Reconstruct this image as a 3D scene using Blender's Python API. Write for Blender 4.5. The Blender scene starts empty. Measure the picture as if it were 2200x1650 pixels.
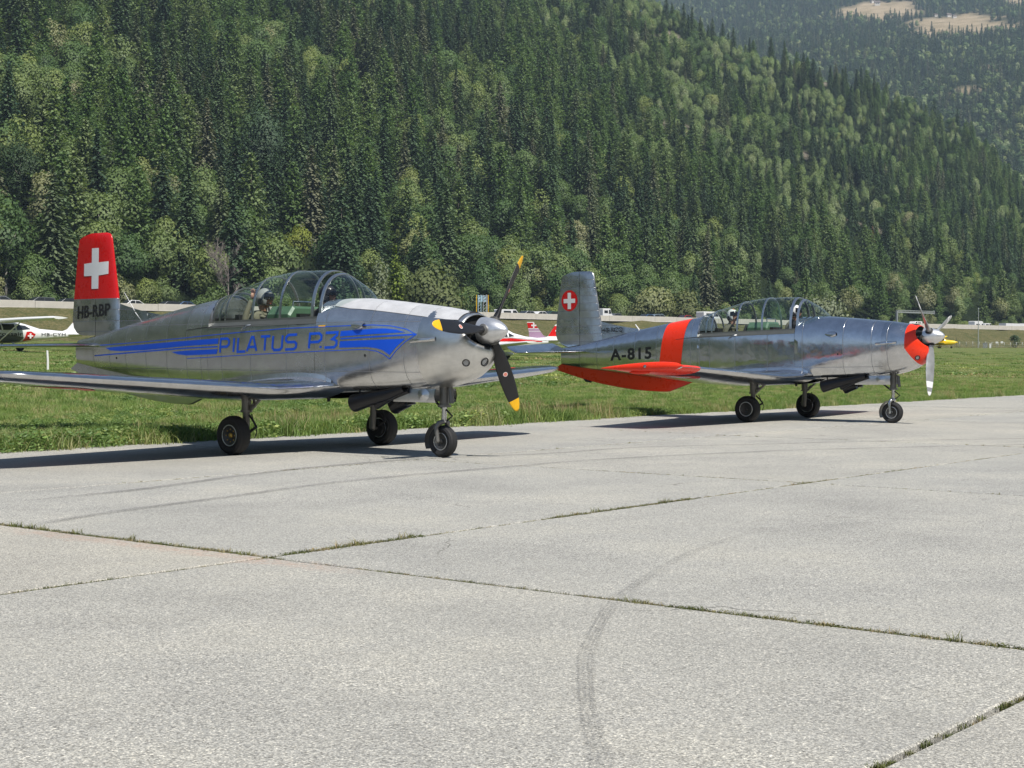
import bpy, bmesh, math, random
import numpy as np
from mathutils import Vector, Matrix, Euler, noise
R = math.radians
PI = math.pi
rng = random.Random(7)
nr = np.random.RandomState(11)
scene = bpy.context.scene
COL = scene.collection

# ---------------------------------------------------------------- camera, sky, sun, exposure
CAM_H = 1.325
FPX = 3343.1            # focal length in pixels of a 2200 px wide frame
cam_d = bpy.data.cameras.new('camera')
cam = bpy.data.objects.new('camera', cam_d)
COL.objects.link(cam)
cam_d.sensor_width = 36.0
cam_d.lens = FPX / 2200.0 * 36.0
cam_d.clip_start = 0.1
cam_d.clip_end = 20000
cam.matrix_world = Matrix.Translation((0, 0, CAM_H)) @ Matrix.Rotation(R(90 - 1.183), 4, 'X') @ Matrix.Rotation(R(0.149), 4, 'Z')
scene.camera = cam

SUN_DIR = Vector((0.40, -0.60, 1.0)).normalized()      # towards the sun
sun_el = math.asin(SUN_DIR.z)
sun_az = math.atan2(SUN_DIR.x, SUN_DIR.y)              # from +Y, clockwise
world = bpy.data.worlds.new('World')
scene.world = world
world.use_nodes = True
wn = world.node_tree.nodes
wl = world.node_tree.links
wn.clear()
wout = wn.new('ShaderNodeOutputWorld')
wbg = wn.new('ShaderNodeBackground')
wsky = wn.new('ShaderNodeTexSky')
wsky.sky_type = 'NISHITA'
wsky.sun_disc = False
wsky.sun_elevation = sun_el
wsky.sun_rotation = sun_az
wsky.altitude = 1300
wsky.air_density = 1.0
wsky.dust_density = 0.7
wsky.ozone_density = 1.0
wbg.inputs['Strength'].default_value = 0.085
wl.new(wsky.outputs[0], wbg.inputs[0])
wl.new(wbg.outputs[0], wout.inputs[0])

sun_d = bpy.data.lights.new('sun', 'SUN')
sun_d.energy = 5.0
sun_d.angle = R(0.53)
sun_d.color = (1.0, 0.955, 0.88)
sun = bpy.data.objects.new('sun', sun_d)
COL.objects.link(sun)
sun.rotation_euler = SUN_DIR.to_track_quat('Z', 'Y').to_euler()
sun.location = (0, 0, 60)

scene.view_settings.view_transform = 'Standard'
scene.view_settings.look = 'None'
scene.view_settings.exposure = 0.38
scene.view_settings.gamma = 1.0
scene.view_settings.use_curve_mapping = False
scene.render.engine = 'CYCLES'
scene.cycles.use_denoising = True
scene.cycles.denoiser = 'OPENIMAGEDENOISE'
scene.cycles.max_bounces = 8
scene.cycles.diffuse_bounces = 3
scene.cycles.glossy_bounces = 4
scene.cycles.transmission_bounces = 6
scene.cycles.transparent_max_bounces = 12
scene.cycles.volume_bounces = 0
scene.cycles.caustics_reflective = False
scene.cycles.caustics_refractive = False
scene.cycles.sample_clamp_indirect = 6.0

# ---------------------------------------------------------------- helpers
def tag(o, label=None, cat=None, group=None, kind=None):
    if label: o['label'] = label
    if cat: o['category'] = cat
    if group: o['group'] = group
    if kind: o['kind'] = kind
    return o

def empty(name, loc=(0, 0, 0), rz=0.0, parent=None):
    o = bpy.data.objects.new(name, None)
    o.empty_display_size = 0.3
    COL.objects.link(o)
    o.location = loc
    o.rotation_euler = (0, 0, rz)
    if parent: o.parent = parent
    return o

def mesh_obj(name, me, mat=None, parent=None):
    o = bpy.data.objects.new(name, me)
    COL.objects.link(o)
    if mat is not None and len(me.materials) == 0: me.materials.append(mat)
    if parent: o.parent = parent
    return o

def pydata(name, verts, faces, mat=None, parent=None, smooth=False):
    me = bpy.data.meshes.new(name)
    me.from_pydata([tuple(v) for v in verts], [], [tuple(f) for f in faces])
    me.update()
    if smooth: me.polygons.foreach_set('use_smooth', [True] * len(me.polygons))
    return mesh_obj(name, me, mat, parent)

def np_mesh(name, verts, faces, mats=(), smooth=False):
    """verts (n,3) array, faces (m,k) int array of constant k"""
    me = bpy.data.meshes.new(name)
    verts = np.asarray(verts, dtype=np.float32); faces = np.asarray(faces, dtype=np.int32)
    m, k = faces.shape
    me.vertices.add(len(verts)); me.vertices.foreach_set('co', verts.ravel())
    me.loops.add(m * k); me.loops.foreach_set('vertex_index', faces.ravel())
    me.polygons.add(m); me.polygons.foreach_set('loop_start', np.arange(0, m * k, k, dtype=np.int32))
    me.update(calc_edges=True)
    if smooth: me.polygons.foreach_set('use_smooth', [True] * m)
    for mt in mats: me.materials.append(mt)
    return me

def copy_tree(o, parent=None):
    c = o.copy(); COL.objects.link(c)
    if parent is not None:
        c.parent = parent
        c.matrix_parent_inverse = o.matrix_parent_inverse.copy()
    for ch in list(o.children): copy_tree(ch, c)
    return c

class MB:
    """collects primitives into one mesh"""
    def __init__(s): s.v = []; s.f = []; s.sm = []
    def add(s, vs, fs, smooth=False):
        b = len(s.v); s.v += [tuple(v) for v in vs]; s.f += [tuple(i + b for i in f) for f in fs]; s.sm += [smooth] * len(fs)
        return s
    def box(s, x0, x1, y0, y1, z0, z1, M=None):
        vs = [Vector((x, y, z)) for z in (z0, z1) for y in (y0, y1) for x in (x0, x1)]
        if M is not None: vs = [M @ v for v in vs]
        return s.add(vs, [(0, 2, 3, 1), (4, 5, 7, 6), (0, 1, 5, 4), (2, 6, 7, 3), (0, 4, 6, 2), (1, 3, 7, 5)])
    def tube(s, pts, rad, n=10, cap=True, flat=None):
        """tube through pts with radius (number or list); flat=(scale along second axis)"""
        pts = [Vector(p) for p in pts]
        rads = rad if isinstance(rad, (list, tuple)) else [rad] * len(pts)
        vs = []; prev = None
        for i, p in enumerate(pts):
            d = (pts[min(i + 1, len(pts) - 1)] - pts[max(i - 1, 0)])
            if d.length < 1e-9: d = Vector((0, 0, 1))
            d.normalize()
            if prev is None:
                a = Vector((0, 0, 1)) if abs(d.z) < 0.9 else Vector((1, 0, 0))
                u = d.cross(a).normalized()
            else:
                u = (prev - d * prev.dot(d))
                u = u.normalized() if u.length > 1e-6 else d.orthogonal().normalized()
            prev = u
            w = d.cross(u)
            for k in range(n):
                t = 2 * PI * k / n
                vs.append(p + u * math.cos(t) * rads[i] + w * math.sin(t) * rads[i] * (flat or 1))
        fs = []
        for i in range(len(pts) - 1):
            for k in range(n):
                a = i * n + k; b = i * n + (k + 1) % n
                fs.append((a, b, b + n, a + n))
        if cap:
            fs.append(tuple(range(n - 1, -1, -1))); fs.append(tuple((len(pts) - 1) * n + k for k in range(n)))
        return s.add(vs, fs, True)
    def lathe(s, prof, axis='Y', n=32, c=(0, 0, 0), M=None):
        """prof list of (r, h) along axis; closed if ends r=0"""
        vs = []; c = Vector(c)
        for r, h in prof:
            for k in range(n):
                t = 2 * PI * k / n; a = math.cos(t) * r; b = math.sin(t) * r
                v = {'X': Vector((h, a, b)), 'Y': Vector((b, h, a)), 'Z': Vector((a, b, h))}[axis]
                v = v + c
                if M is not None: v = M @ v
                vs.append(v)
        fs = []
        for i in range(len(prof) - 1):
            for k in range(n):
                a = i * n + k; b = i * n + (k + 1) % n
                fs.append((a, b, b + n, a + n))
        return s.add(vs, fs, True)
    def grid(s, rows, close=False, smooth=True):
        """rows: list of equal-length point lists"""
        m = len(rows[0]); vs = [p for r in rows for p in r]; fs = []
        for i in range(len(rows) - 1):
            for k in range(m if close else m - 1):
                a = i * m + k; b = i * m + (k + 1) % m
                fs.append((a, b, b + m, a + m))
        return s.add(vs, fs, smooth)
    def poly(s, pts, smooth=False):
        return s.add(pts, [tuple(range(len(pts)))], smooth)
    def mesh(s, name, recalc=True, mats=(), auto=None, weld=1e-5):
        me = bpy.data.meshes.new(name)
        me.from_pydata(s.v, [], s.f)
        me.polygons.foreach_set('use_smooth', s.sm)
        bm = bmesh.new(); bm.from_mesh(me)
        if weld: bmesh.ops.remove_doubles(bm, verts=bm.verts, dist=weld)
        if recalc: bmesh.ops.recalc_face_normals(bm, faces=bm.faces)
        if auto is not None:
            for e in bm.edges:
                if len(e.link_faces) == 2 and e.calc_face_angle(0) > R(auto): e.smooth = False
        bm.to_mesh(me); bm.free()
        for m in mats: me.materials.append(m)
        return me
    def build(s, name, mat=None, parent=None, auto=40, **k):
        return mesh_obj(name, s.mesh(name, auto=auto, **k), mat, parent)

# ---------------------------------------------------------------- materials
class NT:
    def __init__(s, name):
        s.m = bpy.data.materials.new(name); s.m.use_nodes = True
        s.t = s.m.node_tree; s.n = s.t.nodes; s.l = s.t.links
        s.n.clear(); s.out = s.n.new('ShaderNodeOutputMaterial')
    def node(s, t, **k):
        n = s.n.new(t)
        for a, b in k.items(): setattr(n, a, b)
        return n
    def link(s, a, b): s.l.new(a, b)
    def bsdf(s, **k):
        b = s.n.new('ShaderNodeBsdfPrincipled')
        for a, v in k.items():
            b.inputs[a.replace('_', ' ')].default_value = v
        s.l.new(b.outputs[0], s.out.inputs[0]); return b
    def val(s, x):
        if isinstance(x, (int, float)):
            n = s.n.new('ShaderNodeValue'); n.outputs[0].default_value = x; return n.outputs[0]
        return x
    def math(s, op, a, b=0.0, c=0.0, clamp=False):
        n = s.n.new('ShaderNodeMath'); n.operation = op; n.use_clamp = clamp
        for i, x in enumerate((a, b, c)):
            if isinstance(x, (int, float)): n.inputs[i].default_value = x
            else: s.l.new(x, n.inputs[i])
        return n.outputs[0]
    def mix(s, f, a, b, mode='MIX'):
        n = s.n.new('ShaderNodeMix'); n.data_type = 'RGBA'; n.blend_type = mode
        for i, x in ((0, f), (6, a), (7, b)):
            if isinstance(x, (int, float)): n.inputs[i].default_value = x
            elif isinstance(x, (tuple, list)): n.inputs[i].default_value = (*x[:3], 1)
            else: s.l.new(x, n.inputs[i])
        return n.outputs[2]
    def noise(s, co, scale, detail=3, rough=0.55, dist=0.0):
        n = s.n.new('ShaderNodeTexNoise'); n.inputs['Scale'].default_value = scale
        n.inputs['Detail'].default_value = detail; n.inputs['Roughness'].default_value = rough
        n.inputs['Distortion'].default_value = dist
        if co is not None: s.l.new(co, n.inputs['Vector'])
        return n.outputs['Fac']
    def ramp(s, f, stops):
        n = s.n.new('ShaderNodeValToRGB'); cr = n.color_ramp
        while len(cr.elements) < len(stops): cr.elements.new(0.5)
        for e, (p, c) in zip(cr.elements, stops):
            e.position = p; e.color = (*c, 1) if len(c) == 3 else c
        s.l.new(f, n.inputs[0]); return n.outputs[0]
    def mapr(s, v, a, b, c=0.0, d=1.0):
        n = s.n.new('ShaderNodeMapRange'); s.l.new(v, n.inputs[0])
        for i, x in enumerate((a, b, c, d)): n.inputs[i + 1].default_value = x
        return n.outputs[0]
    def bump(s, h, strength, dist, b):
        n = s.n.new('ShaderNodeBump'); n.inputs['Strength'].default_value = strength; n.inputs['Distance'].default_value = dist
        s.l.new(h, n.inputs['Height']); s.l.new(n.outputs[0], b.inputs['Normal']); return n
    def pos(s): return s.n.new('ShaderNodeNewGeometry').outputs['Position']
    def obj(s): return s.n.new('ShaderNodeTexCoord').outputs['Object']

def simple(name, col, rough=0.5, metal=0.0, var=0.12, scale=9.0, **k):
    """plain surface with a slight uneven tone"""
    t = NT(name); b = t.bsdf(Roughness=rough, Metallic=metal, **k)
    f = t.noise(t.obj(), scale, 4)
    c = t.mix(f, tuple(x * (1 - var) for x in col), tuple(min(1, x * (1 + var)) for x in col))
    t.link(c, b.inputs['Base Color'])
    r = t.mapr(f, 0.3, 0.7, max(0.02, rough - 0.06), min(1, rough + 0.08)); t.link(r, b.inputs['Roughness'])
    return t.m

# ---------------------------------------------------------------- the lie of the land
JD = R(38.143)                                   # direction of the apron joints
U1 = (math.sin(JD), math.cos(JD)); N1 = (-math.cos(JD), math.sin(JD))
SU, SN = 7.412, 5.268                            # slab length and width
U0, NO = 6.896, 7.414
EDGE = 17.85                                     # where the apron gives way to grass
def from_nu(n, u): return (n * N1[0] + u * U1[0], n * N1[1] + u * U1[1])
RT = (0.734, 0.679); RN = (-0.679, 0.734)        # along and across the valley road
def rn(x, y): return RN[0] * x + RN[1] * y
def rt(x, y): return RT[0] * x + RT[1] * y
def fnoise(x, y, s, seed=0.0): return noise.noise(Vector((x * s + seed, y * s - seed, seed * 0.37)))
def field_z(x, y):
    n = rn(x, y); n1 = N1[0] * x + N1[1] * y
    z = 0.016 * max(0.0, n - 25.0)
    near = max(0.0, min(1.0, (n1 - EDGE) / 1.2))
    return z + 0.07 * near + 0.06 * near * fnoise(x, y, 0.45, 3.1) + 0.1 * near * fnoise(x, y, 0.12, 8.1)
CREST = [(-9000, -2600), (-2000, -1400), (1340, -60), (1450, -15), (1586, 50), (1725, 88), (1873, 145), (1955, 176), (2057, 222), (2160, 318), (2200, 360), (2500, 520), (3000, 735), (3400, 757)]
CX = [c[0] for c in CREST]; CY = [c[1] for c in CREST]
def slope_h(n): 
    d = n - 232.0
    if d < 0: return max(3.0, 5 + 0.1 * d)
    return 5 + 0.42 * d + 0.0003 * d * d if d < 700 else 5 + 0.42 * 700 + 0.0003 * 490000 + 0.7 * (d - 700)
_rc = {}
def crest_r(az):
    key = round(az * 400)
    if key in _rc: return _rc[key]
    if az < R(-40) or az > R(45): v = 1e9 if az < 0 else 0.0
    else:
        px = 1100 + FPX * math.tan(az)
        el = (756 - float(np.interp(px, CX, CY))) / FPX * math.cos(az)
        if el > 0.42: v = 1e9
        else:
            r = 230.0; k = RN[0] * math.sin(az) + RN[1] * math.cos(az)
            while r < 3000:
                if slope_h(r * k) + 15.0 - CAM_H > el * r and r * k > 240: break
                r += 4.0
            v = r if r < 3000 else 0.0
    _rc[key] = v
    return v
def hill_z(x, y):
    r = math.hypot(x, y); n = rn(x, y)
    if n > 204:
        az = math.atan2(x, y); rc = crest_r(az)
        bump = 9 * fnoise(x, y, 0.008, 1.0) + 3 * fnoise(x, y, 0.03, 5.0)
        if r <= rc:
            h = slope_h(n) + bump * max(0, min(1, (n - 232) / 80.0))
            if rc < 1e8: h = min(h, h - max(0, (r - rc + 40) / 40.0) ** 2 * 6)
        else:
            k = n / r
            h = max(6.0, slope_h(rc * k) - 6 - 0.30 * (r - rc))
        if r > 1000 and az > R(-8):
            h2 = 60 + (r - 1000) * 0.33 + 14 * fnoise(x, y, 0.0035, 2.0) * min(1, (r - 1000) / 400) + 26 * fnoise(x, y, 0.0013, 4.0)
            h2 = min(h2, 1080 + 30 * fnoise(x, y, 0.002, 9.0))
            h = max(h, h2)
        return min(h, 1100)
    m = -n - 380
    if m > 0:
        return min(1000, 1.0 + 0.52 * m + 20 * fnoise(x, y, 0.006, 6.0) * min(1, m / 100))
    return -4.0
def pix(x, y, z):
    """where a point falls in the 2200 px photograph (used to thin out what is never seen)"""
    a = R(1.183); zz = z - CAM_H
    yc = y * math.cos(a) - zz * math.sin(a)
    if yc < 0.1: return (-9999, -9999)
    return (1100 + FPX * x / yc, 825 - FPX * (zz * math.cos(a) + y * math.sin(a)) / yc + 0.0026 * FPX * x / yc)
# dry meadows on the far mountain and rocky clearings on the near one: (x, y, radius along, radius across)
def on_far(px, py):
    """a spot on the far mountain seen at that height above the valley"""
    az = math.atan((px - 1100) / FPX); tel = (756 + 0.0026 * (px - 1100) - py) / FPX * math.cos(az)
    r = 1000.0
    while r < 4200:
        x, y = r * math.sin(az), r * math.cos(az)
        if r > crest_r(az) + 150 and (hill_z(x, y) - CAM_H) / r > tel: return (x, y)
        r += 8
    return (r * math.sin(az), r * math.cos(az))
def on_near(px, py):
    az = math.atan((px - 1100) / FPX); tel = (756 + 0.0026 * (px - 1100) - py) / FPX * math.cos(az)
    r = 240.0
    while r < crest_r(az):
        x, y = r * math.sin(az), r * math.cos(az)
        if (hill_z(x, y) - CAM_H) / r > tel: return (x, y)
        r += 3
    return (r * math.sin(az), r * math.cos(az))
MEADOWS = []
for px, py, a, b in ((1878, 26, 55, 90), (1905, 34, 45, 60), (2040, 50, 70, 80), (2070, 66, 60, 60), (2110, 70, 40, 30), (2078, 198, 16, 20), (2190, 186, 22, 12), (1925, 14, 12, 20), (2190, 8, 30, 60), (2120, 150, 10, 18)):
    x, y = on_far(px, py); MEADOWS.append((x, y, a, b))
ROCKS = []
for px, py, a, b in ((1425, 270, 12, 12), (1440, 280, 10, 10), (1440, 100, 10, 12), (1452, 85, 8, 10), (1855, 485, 9, 12), (1475, 462, 6, 8), (1560, 148, 8, 9), (1880, 190, 6, 8), (1730, 340, 8, 8), (270, 140, 5, 6), (500, 55, 4, 4), (1640, 66, 46, 26), (1600, 60, 30, 20)):
    x, y = on_near(px, py); ROCKS.append((x, y, a, b))
def clearing(x, y, lst, k=1.0):
    best = 0.0; r = math.hypot(x, y)
    for cx, cy, a, b in lst:
        dx, dy = x - cx, y - cy
        if abs(dx) > 300 or abs(dy) > 300: continue
        ux, uy = cx / math.hypot(cx, cy), cy / math.hypot(cx, cy)
        rad = dx * ux + dy * uy; lat = dx * uy - dy * ux
        w = 1 + 0.45 * fnoise(x, y, 0.035, 2.2)
        d = math.sqrt((lat / (a * k)) ** 2 + (rad / (b * k)) ** 2) * w
        best = max(best, min(1.0, max(0.0, (1.15 - d) / 0.3)))
    return best

# ---------------------------------------------------------------- materials of the land
def mat_grass_ground():
    t = NT('grass_ground'); b = t.bsdf(Roughness=0.95); b.inputs['Specular IOR Level'].default_value = 0.15
    p = t.pos()
    big = t.noise(p, 0.06, 4); mid = t.noise(p, 0.9, 5, 0.65); fine = t.noise(p, 9.0, 4, 0.7)
    c = t.ramp(big, [(0.3, (0.12, 0.155, 0.055)), (0.5, (0.17, 0.195, 0.07)), (0.7, (0.24, 0.225, 0.11))])
    c2 = t.ramp(mid, [(0.3, (0.07, 0.11, 0.03)), (0.6, (0.18, 0.21, 0.065)), (0.8, (0.28, 0.26, 0.12))])
    c = t.mix(0.5, c, c2)
    c3 = t.ramp(fine, [(0.25, (0.35, 0.4, 0.3)), (0.6, (1.1, 1.1, 1.0)), (0.9, (1.7, 1.6, 1.3))])
    c = t.mix(0.85, c, c3, 'MULTIPLY'); t.link(c, b.inputs['Base Color'])
    t.bump(fine, 0.8, 0.06, b); return t.m
def mat_bank():
    t = NT('dry_bank_grass'); b = t.bsdf(Roughness=0.97); b.inputs['Specular IOR Level'].default_value = 0.1
    p = t.pos(); f = t.noise(p, 0.35, 5, 0.7); g = t.noise(p, 2.6, 4, 0.7)
    c = t.ramp(f, [(0.3, (0.10, 0.11, 0.04)), (0.5, (0.2, 0.165, 0.08)), (0.72, (0.3, 0.235, 0.125))])
    c = t.mix(t.mapr(g, 0.35, 0.7), (0.07, 0.085, 0.03), c); t.link(c, b.inputs['Base Color'])
    t.bump(g, 1.0, 0.3, b); return t.m
def mat_forest_floor():
    t = NT('forest_floor'); b = t.bsdf(Roughness=1.0); b.inputs['Specular IOR Level'].default_value = 0.05
    p = t.pos(); f = t.noise(p, 0.05, 5, 0.7); g = t.noise(p, 0.16, 4, 0.7)
    c = t.ramp(f, [(0.3, (0.018, 0.028, 0.012)), (0.55, (0.035, 0.05, 0.02)), (0.75, (0.06, 0.065, 0.035))])
    c = t.mix(t.mapr(g, 0.4, 0.6), (0.02, 0.032, 0.014), c)
    at = t.node('ShaderNodeAttribute', attribute_name='open')
    sp = t.node('ShaderNodeSeparateColor'); t.link(at.outputs['Color'], sp.inputs[0])
    md = t.ramp(t.noise(p, 0.04, 5, 0.65), [(0.3, (0.24, 0.20, 0.11)), (0.5, (0.42, 0.33, 0.21)), (0.7, (0.50, 0.40, 0.27))])
    rk = t.ramp(t.noise(p, 0.35, 5, 0.7), [(0.3, (0.1, 0.095, 0.05)), (0.5, (0.27, 0.23, 0.18)), (0.7, (0.4, 0.33, 0.26))])
    c = t.mix(sp.outputs[0], c, md); c = t.mix(sp.outputs[1], c, rk)
    t.link(c, b.inputs['Base Color']); t.bump(t.noise(p, 0.5, 5, 0.7), 1.0, 2.5, b); return t.m
M_GRASSG = mat_grass_ground(); M_BANK = mat_bank(); M_FLOOR = mat_forest_floor()

# hills: one sheet of terrain round the valley
def build_hills():
    azs = [R(a) for a in np.concatenate([np.arange(-60, -22, 1.0), np.arange(-22, 24, 0.35), np.arange(24, 60, 1.0), np.arange(60, 300, 3.0)])]
    rs = np.concatenate([np.arange(196, 420, 7.0), np.arange(420, 1000, 12.0), np.geomspace(1000, 4400, 70)])
    V = []; O = []
    for a in azs:
        sa, ca = math.sin(a), math.cos(a)
        for r in rs:
            x, y = r * sa, r * ca; V.append((x, y, hill_z(x, y)))
            near = abs(math.degrees(a)) < 26
            m = clearing(x, y, MEADOWS) if near and r > 900 else 0.0
            k = clearing(x, y, ROCKS) if near and r < 1000 else 0.0
            O.append((m, k, 0, 1))
    nrr = len(rs); na = len(azs)
    F = []
    for i in range(na):
        j = (i + 1) % na
        for k in range(nrr - 1): F.append((i * nrr + k, i * nrr + k + 1, j * nrr + k + 1, j * nrr + k))
    me = np_mesh('hills', V, F, [M_FLOOR], True)
    at = me.attributes.new('open', 'FLOAT_COLOR', 'POINT')
    at.data.foreach_set('color', np.array(O, dtype=np.float32).ravel())
    tag(mesh_obj('hills', me), kind='structure')
build_hills()

# valley floor under everything
v = [(0, 0, -0.12)]; f = []
for r_ in (60, 500, 6000):
    for k in range(48):
        a = 2 * PI * k / 48; v.append((r_ * math.sin(a), r_ * math.cos(a), -0.12))
for k in range(48):
    f.append((0, 1 + k, 1 + (k + 1) % 48))
    for q in range(2):
        a = 1 + q * 48 + k; b_ = 1 + q * 48 + (k + 1) % 48
        f.append((a, a + 48, b_ + 48, b_))
tag(pydata('ground', v, f, M_GRASSG), kind='structure')

# grass field from the apron edge to the foot of the road bank
def build_field():
    ns = [EDGE - 0.35 + 0.05 * fnoise(0, 0, 1)] + list(np.arange(EDGE, 30, 0.35)) + list(np.arange(30, 60, 1.5)) + list(np.arange(60, 330, 5.0))
    us = list(np.arange(-260, -20, 8.0)) + list(np.arange(-20, 60, 0.5)) + list(np.arange(60, 900, 8.0))
    V = []
    for i, n in enumerate(ns):
        for u in us:
            x, y = from_nu(n, u)
            z = field_z(x, y)
            if i == 0: z = -0.1
            if rn(x, y) > 176: z = -0.11
            V.append((x, y, z))
    m = len(us)
    F = [(i * m + k, i * m + k + 1, (i + 1) * m + k + 1, (i + 1) * m + k) for i in range(len(ns) - 1) for k in range(m - 1)]
    tag(mesh_obj('grass_field', np_mesh('grass_field', V, F, [M_GRASSG], True)), kind='structure')
build_field()
# unseen paving added left of the frame to grey the reflections in the aircraft flanks
def build_unseen_paving():
    azs = np.arange(-128, -20.4, 2.0); rs = [9, 14, 20, 28, 38, 50, 70, 95, 125, 155]; V = []; F = []
    for a in azs:
        for r in rs: x, y = r * math.sin(R(a)), r * math.cos(R(a)); V.append((x, y, max(field_z(x, y), -.02) + 0.05))
    m = len(rs)
    for i in range(len(azs) - 1):
        for k in range(m - 1): F.append((i * m + k, i * m + k + 1, (i + 1) * m + k + 1, (i + 1) * m + k))
    t = NT('unseen_asphalt'); b = t.bsdf(Roughness=.95); t.link(t.ramp(t.noise(t.pos(), .12, 5, .7), [(.3, (.10, .10, .10)), (.7, (.17, .17, .16))]), b.inputs['Base Color'])
    tag(mesh_obj('unseen_paving', np_mesh('unseen_paving', V, F, [t.m], True)), kind='structure')
build_unseen_paving()

# road on its bank
M_ROAD = simple('road_asphalt', (0.07, 0.07, 0.072), 0.85)
def strip(name, prof, mat, t0, t1, dt, rough=0.0, kind='structure'):
    ts = np.arange(t0, t1 + dt, dt); V = []
    for n, z in prof:
        for t in ts:
            x = RN[0] * n + RT[0] * t; y = RN[1] * n + RT[1] * t
            V.append((x, y, z + rough * fnoise(x, y, 0.15, 2.0)))
    m = len(ts); F = [(i * m + k, i * m + k + 1, (i + 1) * m + k + 1, (i + 1) * m + k) for i in range(len(prof) - 1) for k in range(m - 1)]
    return tag(mesh_obj(name, np_mesh(name, V, F, [mat], True)), kind=kind)
strip('road_bank', [(172, 1.9), (176.5, 2.45), (179, 3.0), (185, 5.3), (190.3, 6.72)], M_BANK, -700, 2200, 4.0, 0.5)
strip('road', [(190.3, 6.8), (191.0, 6.9), (204.5, 6.9), (208, 6.0), (216, 3.0)], M_ROAD, -700, 2200, 20.0)
# ---------------------------------------------------------------- concrete apron in slabs
def mat_concrete():
    t = NT('apron_concrete'); b = t.bsdf(Roughness=0.93); b.inputs['Specular IOR Level'].default_value = 0.25
    p = t.pos()
    g1 = t.noise(p, 95.0, 3, 0.75); g2 = t.noise(p, 38.0, 4, 0.8); mo = t.noise(p, 0.55, 5, 0.6); bl = t.noise(p, 2.3, 5, 0.7)
    base = t.ramp(mo, [(0.3, (0.36, 0.357, 0.345)), (0.5, (0.43, 0.425, 0.405)), (0.7, (0.49, 0.478, 0.44))])
    spk = t.ramp(g1, [(0.28, (0.34, 0.33, 0.31)), (0.43, (0.86, 0.86, 0.86)), (0.55, (1.04, 1.03, 1.01)), (0.68, (1.6, 1.57, 1.5))])
    c = t.mix(0.9, base, spk, 'MULTIPLY')
    spk2 = t.ramp(g2, [(0.27, (0.42, 0.41, 0.38)), (0.42, (0.95, 0.95, 0.95)), (0.6, (1.05, 1.04, 1.02)), (0.74, (1.35, 1.33, 1.27))])
    c = t.mix(0.75, c, spk2, 'MULTIPLY')
    for sc_, st_ in ((175.0, 0.9), (105.0, 0.5)):
        vo = t.node('ShaderNodeTexVoronoi'); vo.inputs['Scale'].default_value = sc_; t.link(p, vo.inputs['Vector'])
        sc = t.node('ShaderNodeSeparateColor'); t.link(vo.outputs['Color'], sc.inputs[0])
        gr = t.ramp(sc.outputs[0], [(0.0, (0.45, 0.44, 0.42)), (0.3, (0.82, 0.82, 0.82)), (0.7, (1.06, 1.06, 1.05)), (1.0, (1.62, 1.58, 1.5))])
        c = t.mix(st_, c, gr, 'MULTIPLY')
    c = t.mix(t.mapr(bl, 0.52, 0.8, 0, 0.35), c, (0.30, 0.285, 0.25))
    # hairline cracks, oil drips and worn, darker areas
    cv = t.node('ShaderNodeTexVoronoi', feature='DISTANCE_TO_EDGE'); cv.inputs['Scale'].default_value = 0.21
    wv = t.node('ShaderNodeVectorMath', operation='ADD'); nz = t.node('ShaderNodeTexNoise'); nz.inputs['Scale'].default_value = 1.1; nz.inputs['Detail'].default_value = 6; t.link(p, nz.inputs['Vector'])
    t.link(p, wv.inputs[0]); t.link(nz.outputs['Color'], wv.inputs[1]); t.link(wv.outputs[0], cv.inputs['Vector'])
    ck = t.math('MULTIPLY', t.mapr(cv.outputs['Distance'], 0.0008, 0.0022, 1, 0), t.mapr(t.noise(p, 0.35, 2), 0.52, 0.6, 0, 0.75))
    c = t.mix(ck, c, (0.10, 0.095, 0.085))
    ov = t.node('ShaderNodeTexVoronoi'); ov.inputs['Scale'].default_value = 0.8; t.link(wv.outputs[0], ov.inputs['Vector'])
    osc = t.node('ShaderNodeSeparateColor'); t.link(ov.outputs['Color'], osc.inputs[0])
    om = t.math('MULTIPLY', t.mapr(ov.outputs['Distance'], 0.015, 0.06, 1, 0), t.math('GREATER_THAN', osc.outputs[0], 0.72))
    c = t.mix(t.math('MULTIPLY', om, 0.6), c, (0.11, 0.105, 0.10))
    lg = t.noise(p, 0.17, 6, 0.65, 0.6); c = t.mix(t.mapr(lg, 0.46, 0.68, 0, 0.4), c, (0.36, 0.35, 0.315))
    # slabs differ a little; each keeps its own cast tone
    oi = t.node('ShaderNodeObjectInfo')
    tone = t.ramp(oi.outputs['Random'], [(0.0, (0.95, 0.96, 0.97)), (0.5, (0.99, 0.99, 0.98)), (1.0, (1.03, 1.015, 0.98))])
    c = t.mix(1.0, c, tone, 'MULTIPLY')
    # spalled pinkish patch along one cross joint
    sx = t.node('ShaderNodeSeparateXYZ'); t.link(p, sx.inputs[0])
    u = t.math('ADD', t.math('MULTIPLY', sx.outputs[0], U1[0]), t.math('MULTIPLY', sx.outputs[1], U1[1]))
    n = t.math('ADD', t.math('MULTIPLY', sx.outputs[0], N1[0]), t.math('MULTIPLY', sx.outputs[1], N1[1]))
    wob = t.math('MULTIPLY', t.noise(p, 3.0, 4, 0.7), 0.5)
    du = t.math('ADD', t.math('ABSOLUTE', t.math('SUBTRACT', u, U0 - 0.14)), t.math('SUBTRACT', wob, 0.25))
    dn = t.math('ABSOLUTE', t.math('SUBTRACT', n, 8.35))
    m = t.math('MULTIPLY', t.mapr(du, 0.05, 0.15, 1, 0), t.mapr(dn, 1.3, 2.0, 1, 0))
    sp = t.ramp(t.noise(p, 45.0, 3, 0.8), [(0.3, (0.2, 0.13, 0.1)), (0.5, (0.46, 0.33, 0.26)), (0.7, (0.66, 0.56, 0.47))])
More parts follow.
